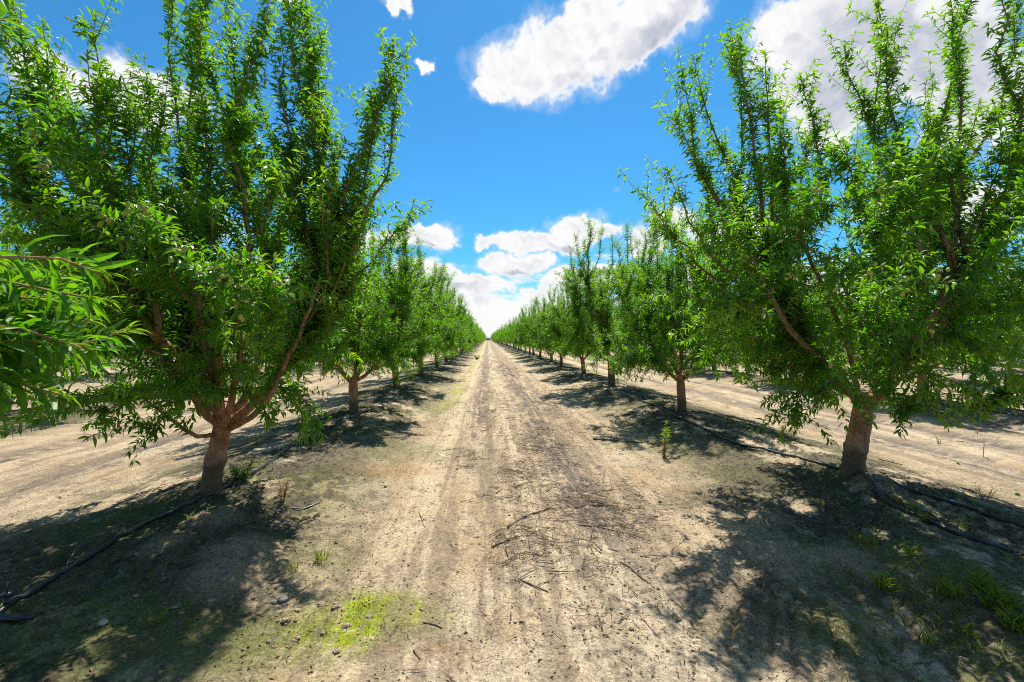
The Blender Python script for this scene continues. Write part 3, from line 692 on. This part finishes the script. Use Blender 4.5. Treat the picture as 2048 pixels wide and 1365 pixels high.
# moss and dark litter under the crowns, soil colour darkened to deepen tree shade
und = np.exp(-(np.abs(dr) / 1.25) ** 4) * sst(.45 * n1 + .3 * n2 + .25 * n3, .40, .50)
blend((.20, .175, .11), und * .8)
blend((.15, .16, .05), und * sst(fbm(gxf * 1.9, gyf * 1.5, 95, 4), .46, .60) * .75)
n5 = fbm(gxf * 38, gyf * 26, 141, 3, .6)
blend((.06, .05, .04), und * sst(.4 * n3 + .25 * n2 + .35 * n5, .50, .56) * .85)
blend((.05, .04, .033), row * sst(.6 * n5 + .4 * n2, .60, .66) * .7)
for px, py, rx, ry, q_ in ((1500, 1000, .8, .6, .8), (1500, 1185, .6, .35, .7), (1720, 1200, .7, .45, .8), (1700, 1060, .8, .5, .8), (1880, 1280, .7, .3, .6), (450, 1060, .9, .6, .8), (250, 1180, .9, .5, .8), (500, 1220, .6, .2, .5)):  # near-tree shadow painted into the soil colour, along with dark crust
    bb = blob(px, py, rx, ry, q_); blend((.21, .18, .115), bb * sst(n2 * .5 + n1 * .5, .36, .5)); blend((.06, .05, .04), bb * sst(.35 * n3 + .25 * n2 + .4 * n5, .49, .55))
# moss
for px, py, rx, ry, s in ((760, 1220, .34, .20, 1.0), (690, 1255, .30, .18, .9)):
    blend((.44, .52, .03), blob(px, py, rx, ry, s) * 1.5 * sst(n3 * .6 + n2 * .4, .28, .42))
for px, py, rx, ry, s in ((620, 1260, .55, .3, .8), (480, 1300, .5, .25, .7), (250, 1290, .6, .25, .8), (820, 900, .9, .7, .6), (640, 1120, .4, .3, .5), (1290, 890, .7, .5, .55), (1850, 1150, .6, .4, .8), (1650, 1250, .6, .35, .75), (1950, 1330, .6, .3, .8), (250, 1075, .5, .5, .8), (880, 815, .5, 1.5, .6), (1180, 800, .5, 1.6, .4), (60, 1250, .5, .4, .5), (1180, 1150, .3, .2, .1)):
    blend((.235, .25, .075), blob(px, py, rx, ry, s) * sst(n2 * .5 + n3 * .5, .36, .56))
blend((.45, .47, .05), np.exp(-((gxf + .95) / .22) ** 2) * sst(gyf, 9, 14) * sst(n1, .45, .6) * .7)
blend((.50, .30, .13), blob(850, 1290, .3, .1, .7) * sst(n2, .4, .6)); blend((.5, .3, .13), blob(790, 940, .5, .4, .5))
for mx, my, r, h in MND[:8]:
    blend((.52, .39, .27), np.exp(-(np.hypot(gxf - mx, gyf - my) / r / .95) ** 4) * .85)
# long streaks left by tyres and floats
stk = fbm(gxf * 7.5, gyf * .35, 121, 4, .6); stk2 = fbm(gxf * 24, gyf * 1.1, 131, 3, .6)
lane = np.exp(-(tx / 1.75) ** 6)
blend((.36, .27, .18), lane * sst(stk * .7 + stk2 * .3, .50, .62) * .72)
blend((.90, .72, .48), lane * sst(stk * .6 + stk2 * .4, .42, .32) * .45)
blend((.22, .17, .12), sst(.6 * n3 + .4 * n2, .58, .66) * .45)
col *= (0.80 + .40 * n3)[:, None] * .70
idx = (np.arange(ny - 1)[:, None] * nx + np.arange(nx - 1)[None, :]).ravel()
quads = np.stack([idx, idx + 1, idx + nx + 1, idx + nx], 1)
mg, g, b = mat('dry_soil'); at = g.n.new('ShaderNodeAttribute'); at.attribute_name = 'soil'
t = g.n.new('ShaderNodeTexCoord').outputs['Object']
f1 = g.noise(t, 55, 6, .7); f2 = g.noise(t, 190, 3, .6); f3 = g.noise(g.vm('MULTIPLY', t, (1, .6, 1)), 28, 5, .7)
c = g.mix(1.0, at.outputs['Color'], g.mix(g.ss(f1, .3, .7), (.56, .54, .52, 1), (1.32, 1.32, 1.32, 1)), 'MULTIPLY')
f4 = g.noise(g.vm('MULTIPLY', t, (1, .55, 1)), 95, 4, .75)
c = g.mix(g.m('MULTIPLY', g.ss(f4, .58, .66), .5), c, (.16, .12, .085, 1))
c = g.mix(g.m('MULTIPLY', g.ss(f3, .60, .68), .55), c, (.17, .13, .09, 1))
c = g.mix(g.m('MULTIPLY', g.ss(f2, .66, .74), .35), c, (.14, .11, .08, 1))
g.put(b.inputs['Base Color'], c); b.inputs['Roughness'].default_value = .95; b.inputs['Specular IOR Level'].default_value = .12
bn = g.n.new('ShaderNodeBump'); bn.inputs['Strength'].default_value = .9; bn.inputs['Distance'].default_value = .022
g.put(bn.inputs['Height'], g.m('ADD', f1, g.m('MULTIPLY', f2, .35))); g.put(b.inputs['Normal'], bn.outputs[0])
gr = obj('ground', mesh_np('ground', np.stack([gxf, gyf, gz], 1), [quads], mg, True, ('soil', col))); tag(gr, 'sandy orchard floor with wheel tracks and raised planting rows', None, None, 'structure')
del GX, GY, quads, idx

# ------------------------------------------------------------------ hoses
def hose(name, label, pix, r, material, ext=None, lift=.0, group=None, cat='hose', seed=0):
    rng = np.random.default_rng(seed)
    P = [gp(*p)[:2] if len(p) == 2 and not isinstance(p, np.ndarray) else p for p in pix]
    if ext is not None:
        P += ext
    P = np.array(P); seg = np.r_[0, np.cumsum(np.linalg.norm(np.diff(P, axis=0), axis=1))]
    t = np.arange(0, seg[-1], .05); X_ = np.interp(t, seg, P[:, 0]); Y_ = np.interp(t, seg, P[:, 1])
    k = np.ones(9) / 9; pad = lambda v: np.convolve(np.r_[[v[0]] * 4, v, [v[-1]] * 4], k, 'valid')
    X_, Y_ = pad(X_), pad(Y_); Z_ = H(X_, Y_); Zs = pad(Z_); Z_ = np.maximum(Z_, Zs) + r * .75 + lift
    tb = Tubes(); tb.add(np.stack([X_, Y_, Z_], 1), r, 10)
    o = obj(name, tb.mesh(name, material)); return tag(o, label, cat, group)
rr_ = np.random.default_rng(9)
extL = [np.array([XL + .28 + rr_.normal(0, .10), y]) for y in np.arange(10.5, 90, 1.6)]
extR = [np.array([XR - .22 + rr_.normal(0, .10), y]) for y in np.arange(11.2, 90, 1.6)]
hose('drip_hose', 'black drip hose running past the nearest left trunk on the camera side', [np.array([-3.0, .6]), np.array([-2.6, 1.6]), (-60, 1275), (60, 1195), (150, 1135), (235, 1078), (330, 1033), (410, 998), (470, 968), (530, 935), (570, 905), (612, 880), (680, 848), (720, 828), (772, 815)], .0165, M_HOSE, extL, group='drip hoses along the rows')
hose('drip_hose', 'black drip hose passing the nearest right trunk and sagging toward the right edge', [np.array([3.6, .8]), (2200, 1150), (2050, 1106), (1960, 1090), (1890, 1060), (1830, 1030), (1780, 1000), (1738, 968), (1690, 944), (1610, 922), (1540, 904), (1460, 884), (1430, 872), (1380, 845), (1340, 826), (1290, 805), (1250, 790), (1215, 772)], .0165, M_HOSE, extR, group='drip hoses along the rows')
hose('drip_hose', 'second black hose lying beyond the nearest right trunk, parallel to the first', [np.array([5.4, .8]), (2400, 1150), (2200, 1100), (2048, 1058), (1950, 1025), (1880, 1000), (1790, 970), (1760, 962)], .0165, M_HOSE, None, group='drip hoses along the rows')
hose('drip_hose', 'black hose bent beside the second trunk of the left row', [(772, 816), (740, 818), (700, 838), (725, 830)], .009, M_HOSE)
for sgn, xs, side in ((-1, XL, 'left'), (1, XR, 'right')):
    pts = [np.array([xs + sgn * RSP - .25 + rr_.normal(0, .09), y]) for y in np.arange(7, 60, 1.5)]
    hose('drip_hose', 'black drip hose along the second row on the %s' % side, pts, .011, M_HOSE, group='drip hoses along the rows')
def arc(name, label, pts, r, material, cat):
    P = np.array(pts, float); seg = np.r_[0, np.cumsum(np.linalg.norm(np.diff(P, axis=0), axis=1))]; t = np.linspace(0, seg[-1], 40)
    Q = np.stack([np.interp(t, seg, P[:, i]) for i in range(3)], 1); k = np.ones(7) / 7
    for i in range(3): Q[3:-3, i] = np.convolve(Q[:, i], k, 'valid')
    tb = Tubes(); tb.add(Q, r, 8); return tag(obj(name, tb.mesh(name, material)), label, cat)
def gl(px, py, dz): p = gp(px, py); p[2] += dz; return p
arc('spaghetti_tube', 'thin grey tube arching over the moss beside the left hose', [gl(132, 1150, .0), gl(135, 1130, .03), gl(160, 1105, .05), (gl(200, 1078, .06)), gl(235, 1066, .05), gl(262, 1072, .0)], .0035, M_TUBE, 'tube')
arc('spaghetti_tube', 'thin tube looping off the right hose among grass', [gl(1855, 1050, .01), gl(1852, 1060, .02), gl(1862, 1072, .01), gl(1870, 1080, .005)], .003, M_TUBE, 'tube')
arc('spaghetti_tube', 'short loose piece of grey tube lying in tree shade left of the track', [gl(585, 1018, .008), gl(605, 1020, .008), gl(625, 1013, .008), gl(640, 1006, .008)], .006, M_TUBE, 'tube')
def emitter(px, py, s, label):
    p = gp(px, py); r = empty('drip_emitter', tuple(p))
    tb = Tubes(); tb.add([(0, 0, -.02), (0, 0, .05 * s)], .012 * s, 10); tb.add([(0, 0, .05 * s), (0, 0, .062 * s)], .019 * s, 10); obj('body', tb.mesh('body', M_HOSE), r)
    tb = Tubes(); tb.add([(0, 0, .062 * s), (.004, 0, .11 * s)], .0035 * s, 6); obj('stem', tb.mesh('stem', M_TUBE), r); tag(r, label, 'emitter')
emitter(14, 1215, 1.3, 'black emitter standing at the left edge beside the hose'); emitter(1446, 876, 1.0, 'small black emitter standing on the right hose before the nearest right trunk'); emitter(607, 888, .8, 'small black connector on the left hose beyond the nearest left trunk')
p = gp(20, 1245); tb = Tubes(); tb.add([p + [-.14, .02, .02], p + [-.05, 0, .025], p + [.04, 0, .022], p + [.10, .02, .012]], [.014, .020, .02, .010], 12)
tag(obj('hose_fitting', tb.mesh('hose_fitting', M_HOSE)), 'thick black hose fitting half buried at the bottom left edge', 'fitting')

# ------------------------------------------------------------------ weeds and grass
def plant(px, py, h, kind, label, seed, nstem=4, group=None):
    rng = np.random.default_rng(seed); p = gp(px, py); r = empty('weed' if kind != 'tuft' else 'grass_tuft', tuple(p))
    if kind == 'tuft':
        lv = Leaves(); n = nstem; a = rng.uniform(0, 6.28, n); t = rng.uniform(.1, .75, n)
        D = np.stack([np.cos(a) * np.sin(t), np.sin(a) * np.sin(t), np.cos(t)], 1)
        lv.add(rng.normal(0, h * .18, (n, 3)) * [1, 1, 0] - [0, 0, .004], D, h * rng.uniform(.4, 1.1, n), h * .018 + .0012, rng.uniform(0, 1, n), rng.uniform(0, .9, n), .5, rng)
        bpy.data.objects.remove(r); o = obj('grass_tuft', lv.mesh('grass_tuft', M_GRASS, 'hi'), None, tuple(p)); return tag(o, label, 'grass tuft', group)
    tb = Tubes(); lv = Leaves(); ld = Leaves()
    for k in range(nstem):
        a = rng.uniform(0, 6.28); sp = {'tall': .05, 'bush': .55, 'dry': .25, 'thin': .12, 'grey': .6}[kind]
        d_ = np.array([math.cos(a) * sp, math.sin(a) * sp, 1.0]); ln = h * rng.uniform(.75, 1.05) * (1 if k == 0 else .85)
        P = [np.array([math.cos(a), math.sin(a), 0]) * .008 - [0, 0, .01]]; d_ = nrm(d_)
        for i in range(7): d_ = nrm(d_ + rng.normal(0, .07, 3)); P.append(P[-1] + d_ * ln / 7)
        P = np.array(P); tb.add(P, np.linspace(.0045, .0015, 8) * (h / .4) ** .5, 5, .3)
        if kind == 'tall':
            clothe(ld, P, .08, .6, .010, h * .13, 120, rng, .1, .5, wr=.06); clothe(lv, P, .55, 1, .0055, h * .17, 62, rng, .85, .0, wr=.075); clothe(lv, P, .93, 1, .003, h * .12, 25, rng, 1, 0, wr=.08)
        elif kind == 'bush': clothe(lv, P, .15, 1, .009, h * .24, 60, rng, .1, .1, wr=.12)
        elif kind == 'grey':
            for s in rng.uniform(.3, 1, 5):
                q, T, _ = along(P, [s]); clothe(ld, np.array([q[0], q[0] + nrm(T[0] + rng.normal(0, .8, 3)) * h * .3]), .2, 1, .012, h * .1, 60, rng, .0, 0, wr=.12)
        elif kind == 'dry': clothe(ld, P, .1, 1, .009, h * .2, 50, rng, .2, .15, wr=.09)
        else: clothe(ld, P, .3, 1, .02, h * .12, 45, rng, .2, .1, wr=.1)
    obj('stem', tb.mesh('stem', M_STICKG if kind in ('grey', 'thin') else M_BARK), r)
    if lv.c: obj('foliage', lv.mesh('foliage', M_WEED, 'hi'), r)
    if ld.c: obj('dry_foliage', ld.mesh('dry_foliage', M_DRY, 'hi'), r)
    return tag(r, label, 'weed', group)
plant(1328, 916, .50, 'tall', 'upright weed with bright green top and brown dead lower leaves right of the track', 1, 3)
plant(1567, 880, .26, 'dry', 'dry straw yellow weed on a green patch behind the right hose', 2, 7)
plant(482, 962, .24, 'bush', 'low bushy green weed just right of the nearest left trunk', 3, 14)
plant(565, 1000, .22, 'dry', 'dry orange weed in shade right of the left hose', 4, 7)
plant(545, 942, .10, 'dry', 'small dry weed between the bushy green weed and the hose', 5, 5)
plant(1970, 1002, .20, 'grey', 'low greyish twiggy weed in the sun near the right edge', 6, 9)
plant(1108, 918, .11, 'dry', 'tiny dry weed standing in the wheel track', 7, 3)
plant(1879, 888, .17, 'dry', 'small dry weed behind the nearest right trunk', 8, 4)
plant(1953, 868, .16, 'dry', 'pale dry weed under the drooping right branch', 9, 5)
plant(1965, 915, .30, 'thin', 'thin bare weed stalk standing in the sunlit alley on the right', 10, 2)
plant(1522, 862, .14, 'dry', 'small brown weed in shadow behind the right hose', 11, 5)
plant(1236, 775, .30, 'tall', 'young weed with green tip between the second and third right trunks', 12, 2)
plant(1137, 752, .30, 'dry', 'dry weed on the right berm far down the row', 13, 4)
plant(955, 720, .5, 'bush', 'yellow green weed at the left edge of the track far ahead', 14, 8)
plant(20, 1325, .10, 'bush', 'small sprouting weed at the bottom left corner', 15, 6)
plant(60, 1155, .07, 'dry', 'small reddish dry sprig on the moss near the left edge', 16, 5)
plant(690, 862, .14, 'bush', 'small green weed under the second left tree', 17, 6)
plant(515, 888, .16, 'dry', 'pale sprouting weed under the nearest left crown', 18, 5)
tufts = [(640, 1125, .10, 34, 'bright green grass tuft in a sun patch left of the moss'), (590, 1142, .09, 12, 'thin grass tuft beside the sandy mound on the left'), (310, 1235, .12, 8, 'few tall grass blades in the shade at lower left'), (283, 1255, .08, 5, 'short grass blades at lower left beside the tall blades'),
         (370, 1225, .10, 9, 'sparse grass tuft right of the tall blades at lower left'), (335, 1085, .07, 7, 'small grass sprig below the left hose'), (380, 1045, .08, 8, 'grass sprig in dark shade below the nearest left trunk'),
         (1765, 1185, .15, 60, 'large yellow green grass tuft beside a dead brown tuft'), (1900, 1195, .17, 40, 'arching green grass clump in dappled light'), (1995, 1215, .16, 150, 'dense sunlit grass clump at the right edge'), (2030, 1260, .14, 120, 'dense grass clump low at the right edge'), (1960, 1180, .14, 60, 'upright grass clump left of the dense one at the right edge'),
         (1820, 1110, .12, 26, 'grass tuft with dry tips in the middle of the right shade'), (1715, 1085, .11, 28, 'dark green grass tuft below the nearest right trunk'), (1745, 1090, .12, 22, 'second dark green tuft below the nearest right trunk'), (1850, 1045, .11, 40, 'bright grass at the right hose'), (1800, 1000, .08, 30, 'grass between the two right hoses near the trunk'),
         (1830, 1020, .08, 26, 'grass further along between the two right hoses'), (1925, 1060, .09, 22, 'grass tuft beyond the sagging right hose'), (1700, 1150, .08, 16, 'small sunlit tuft left in the right shade'), (1850, 1300, .10, 30, 'grass tuft with orange blades near the bottom right'), (1935, 1275, .10, 25, 'small tuft beside the tyre lug marks'),
         (1480, 1000, .06, 9, 'tiny tuft in the shade left of the right trunk'), (1255, 920, .06, 8, 'tiny tuft on the pale green crust right of track'), (790, 1045, .05, 7, 'tiny green tuft on bare sand left of the track')]
for i, (px, py, h, n, lab) in enumerate(tufts): plant(px, py, h, 'tuft', lab, 40 + i, n, 'grass tufts under the near trees')
# scattered blades nobody could count
rng = np.random.default_rng(5); lv = Leaves(); cl = [(1850, 1150, .9, .7, 1100), (1960, 1250, .6, .5, 900), (1780, 1040, .8, .5, 420), (560, 1060, .9, .5, 120), (300, 1250, .8, .4, 260), (1650, 1250, .9, .5, 420), (740, 1225, .45, .25, 160), (900, 810, .4, 2.5, 420), (1250, 870, .7, 1.2, 240), (1450, 800, 1.2, 2.0, 200)]
for px, py, sx, sy, n in cl:
    c0 = _flat(px, py); q = np.stack([rng.normal(c0[0], sx * .5, n), rng.normal(c0[1], sy * .5, n)], 1); q = q[vn(q[:, 0] * 5, q[:, 1] * 5, 12) > .5]; m = len(q)
    a = rng.uniform(0, 6.28, m); t_ = rng.uniform(.1, .9, m); D = np.stack([np.cos(a) * np.sin(t_), np.sin(a) * np.sin(t_), np.cos(t_)], 1)
    lv.add(np.c_[q, H(q[:, 0], q[:, 1]) - .003], D, rng.uniform(.02, .07, m), .0022, rng.uniform(0, 1, m), rng.uniform(0, 1, m), .5, rng)
tag(obj('grass', lv.mesh('grass', M_GRASS, 'lo')), 'short grass blades scattered on the orchard floor', 'grass', None, 'stuff')

# ------------------------------------------------------------------ prunings, litter, clods
def stick_pts(rng, p, a, ln, z=.006, bend=.12):
    n = 6; t = np.linspace(-.5, .5, n) * ln; dx, dy = math.cos(a), math.sin(a); off = np.cumsum(rng.normal(0, bend * ln / n, n))
    X_ = p[0] + t * dx - off * dy; Y_ = p[1] + t * dy + off * dx; Z_ = H(X_, Y_); Z_ = np.maximum(Z_, np.linspace(Z_[0], Z_[-1], n)) + z
    return np.stack([X_, Y_, Z_], 1)
def twig_field(name, spec, material, label, seed):
    rng = np.random.default_rng(seed); tb = Tubes()
    for px, py, sx, sy, n, l0, l1, r in spec:
        c0 = _flat(px, py)
        for k in range(n):
            p = (rng.normal(c0[0], sx), rng.normal(c0[1], sy))
            if p[1] < 1.3: continue
            ln = rng.uniform(l0, l1) * rng.uniform(.4, 1); P = stick_pts(rng, p, rng.uniform(0, 3.14), ln, r + rng.uniform(.002, .010) + .02 * rng.random() ** 4, .16)
            rad = r * rng.uniform(.35, 1.0) * (.62 + ln) * (2.2 if rng.random() < .06 else 1); tb.add(P, np.linspace(rad, rad * .5, 6), 4, cap=False)
            if rng.random() < .3 and ln > .12:
                q = P[rng.integers(1, 4)]; tb.add(stick_pts(rng, q[:2], rng.uniform(0, 3.14), ln * .5, r + .004), rad * .5, 3, cap=False)
    return tag(obj(name, tb.mesh(name, material)), label, 'twigs', None, 'stuff')
SP = [(1180, 1000, .34, .44, 440, .05, .36, .0042), (1230, 1045, .24, .2, 90, .06, .3, .0045), (1060, 1080, .20, .26, 170, .05, .32, .0040), (1040, 950, .2, .5, 200, .05, .35, .004), (930, 910, .16, .35, 110, .05, .3, .004), (1090, 890, .26, .9, 640, .03, .26, .0042), (1005, 820, .45, 2.0, 380, .04, .3, .005), (1090, 800, .4, 2.2, 420, .05, .3, .005),
      (1010, 740, .7, 5, 420, .06, .35, .007), (1240, 1130, .25, .16, 110, .04, .22, .003), (1290, 1240, .5, .2, 90, .03, .2, .003), (1050, 1180, .5, .3, 90, .03, .2, .003), (960, 1290, .4, .15, 30, .03, .14, .0025), (1650, 1240, .5, .25, 90, .03, .15, .0025), (720, 1030, .4, .4, 120, .03, .16, .0025), (450, 1150, .6, .4, 120, .03, .15, .0025), (1500, 950, .7, .8, 150, .03, .2, .003), (200, 900, 1.6, 1.6, 120, .05, .25, .004), (1900, 880, 1.6, 1.6, 160, .05, .25, .004)]
twig_field('fallen_twigs', SP, M_STICK, 'broken brown twigs strewn along the track', 21)
twig_field('fallen_twigs', [(a, b_, c_, d_, max(10, int(n * .35)), l0, l1, r) for a, b_, c_, d_, n, l0, l1, r in SP], M_STICKG, 'weathered grey twigs strewn along the track', 22)
rng = np.random.default_rng(31)
BR = [(1235, 884, 100, -.10, .017, 'thick dark broken branch lying at the right edge of the track'), (1060, 1030, 95, .55, .011, 'thick dark stick slanting across the left part of the pruning pile'), (1190, 1012, 75, .12, .012, 'thick brown stick in the middle of the pruning pile'), (1200, 1060, 90, -.28, .006, 'long bent grey stick at the near edge of the pruning pile'),
      (1275, 1150, 95, -.75, .007, 'long grey stick pointing from the pile toward the right shade'), (1320, 1116, 80, .05, .005, 'straight thin stick at the border of the right shade'), (1070, 1175, 60, -.45, .006, 'lone dark twig lying on bare sand in the track'), (865, 1250, 40, -.35, .006, 'dark twig on sand right of the bright moss'),
      (845, 1040, 40, -1.2, .005, 'curved dark twig on sand left of the track'), (1010, 1085, 60, .5, .008, 'pair of brown sticks left of the pruning pile'), (1440, 1215, 60, -.3, .005, 'thin stick at the lower border of the right shade'), (1860, 1333, 70, .03, .006, 'grey stick near the bottom right corner'),
      (1780, 925, 48, -.3, .008, 'curved grey bark strip on sand behind the nearest right trunk'), (950, 1000, 55, .3, .004, 'thin stick left of the pile on smooth sand'), (835, 1310, 26, -1.0, .006, 'small knotted twig at the bottom left of the track'), (1300, 1255, 50, -1.0, .005, 'dark twig heap piece at the lower right of track')]
for px, py, lp, a, r, lab in BR:
    p = gp(px, py); q = gp(px + lp / 2 * math.cos(a), py - lp / 2 * math.sin(a) * .8); q2 = gp(px - lp / 2 * math.cos(a), py + lp / 2 * math.sin(a) * .8)
    v = q - q2; ln = np.linalg.norm(v[:2]); tb = Tubes(); P = stick_pts(rng, p, math.atan2(v[1], v[0]), ln, r * .7, .09)
    t = np.linspace(0, 1, 14); Q = np.stack([np.interp(t, np.linspace(0, 1, 6), P[:, i]) for i in range(3)], 1)
    tb.add(Q, np.linspace(r, r * .6, 14), 8, 0, .14, rng); j = rng.integers(4, 9); tb.add(np.array([Q[j], Q[j] + [.03, .02, r * 1.5], Q[j] + [.08, .035, r]]) if ln > .2 else Q[j:j + 2], r * .4, 5)
    tag(obj('stick', tb.mesh('stick', M_STICK if r > .0055 else M_STICKG)), lab, 'stick', 'larger sticks on the ground')
# dead leaf litter
rng = np.random.default_rng(41); lv = Leaves()
def scat(n, fx, fy, L, var):
    x, y = fx(n), fy(n); a = rng.uniform(0, 6.28, n); D = np.stack([np.cos(a), np.sin(a), rng.normal(.05, .2, n)], 1)
    lv.add(np.c_[x, y, H(x, y) + .004], D, L * rng.uniform(.4, 1.1, n), L * .16, rng.uniform(0, 1, n), var, 1.0, rng)
scat(2600, lambda n: rng.normal(.9, .7, n), lambda n: 1.6 + 14 * rng.random(n) ** 1.5, .035, 0)
scat(5000, lambda n: rng.normal(XR - .6, 1.1, n), lambda n: 1.8 + 12 * rng.random(n) ** 1.4, .035, .3); scat(5000, lambda n: rng.normal(XL + .7, 1.0, n), lambda n: 1.8 + 12 * rng.random(n) ** 1.4, .035, .3)
M_LIT = leaf_mat('dead_leaf', (.07, .045, .03), (.26, .17, .09), (.16, .10, .06), (.2, .12, .05), tmix=.12, rough=.8)
tag(obj('leaf_litter', lv.mesh('leaf_litter', M_LIT, 'lo')), 'dry curled dead leaves scattered over the soil', 'litter', None, 'stuff')
# clods and pebbles
def rock_arrays(rng, c, s, k=0):
    n, m = 7, 5; V = []
    for i in range(m):
        v = math.pi * i / (m - 1)
        for j in range(n):
            a = 2 * math.pi * j / n; r = (1 + rng.uniform(-.22, .22)); V.append(c + s * np.array([math.sin(v) * math.cos(a) * r, math.sin(v) * math.sin(a) * r * .8, -math.cos(v) * .5 * r]))
    F = [(i * n + j, i * n + (j + 1) % n, (i + 1) * n + (j + 1) % n, (i + 1) * n + j) for i in range(m - 1) for j in range(n)]
    return np.array(V), np.array(F) + k
def rocks(name, spec, material, seed):
    rng = np.random.default_rng(seed); V, Fq, k = [], [], 0
    for px, py, sx, sy, n, s0, s1 in spec:
        c0 = _flat(px, py)
        for _ in range(n):
            x, y = rng.normal(c0[0], sx), max(1.4, rng.normal(c0[1], sy)); s = s0 + (s1 - s0) * rng.random() ** 3; v, f = rock_arrays(rng, np.array([x, y, h1(x, y) + s * .15]), s, k); V.append(v); Fq.append(f); k += len(v)
    return obj(name, mesh_np(name, np.concatenate(V), [np.concatenate(Fq)], material, False))
tag(rocks('soil_clods', [(560, 1240, .35, .14, 90, .006, .028), (1000, 1200, 1.2, .8, 260, .003, .012), (1500, 1100, 1.2, .9, 260, .003, .018), (400, 1150, 1.2, .8, 240, .003, .018), (1280, 1250, .4, .15, 60, .005, .02), (1850, 1290, .5, .2, 70, .005, .022), (1000, 900, 1.4, 2.5, 320, .004, .016), (1300, 800, 3, 3, 180, .006, .02)], M_CLOD, 51), 'crumbled soil clods and grit scattered on the ground', 'clods', None, 'stuff')
for px, py, s, lab, mm in ((565, 1201, .040, 'rounded pale stone beside the mossy ground, larger of the pair', M_STONE), (547, 1204, .026, 'smaller pale stone touching the larger one', M_STONE), (207, 1248, .035, 'pale stone half buried in the shade at lower left', M_STONE), (588, 1166, .014, 'small white plastic scrap on the ground above the stones', M_PLASTIC), (1903, 1004, .022, 'white plastic clip on the second right hose', M_PLASTIC), (1690, 967, .03, 'brown stone at the foot of the nearest right trunk', M_STONE), (1475, 894, .014, 'pale yellow pebble against the right hose', M_STONE)):
    p = gp(px, py); v, f = rock_arrays(np.random.default_rng(int(px)), np.array([0, 0, s * .25]), s)
    o = obj('stone' if mm is M_STONE else 'plastic_scrap', mesh_np('stone', v, [f], mm, True), None, tuple(p)); md = o.modifiers.new('s', 'SUBSURF'); md.levels = 1; md.render_levels = 2
    tag(o, lab, 'stone' if mm is M_STONE else 'plastic')
M_GA = simple('green_almond', (.16, .27, .05), .6, .3, 30, .15)
meg = ME_ALM.copy(); meg.materials.clear(); meg.materials.append(M_GA)
for px, py, lab in ((1320, 1005, 'green almond lying in the right shade near the track'), (1916, 928, 'green almond lying in the sunlit right alley'), (2034, 990, 'green almond lying near the right edge of the photo'), (771, 975, 'yellow almond lying on sand left of the track'), (1398, 1235, 'yellow almond on sand near the bottom, right of the track')):
    p = gp(px, py); o = obj('fallen_almond', meg, None, (p[0], p[1], p[2] + .012)); o.rotation_euler = (1.5, .2, px); tag(o, lab, 'almond', 'fallen almonds')
print('objects', len(sc.objects))
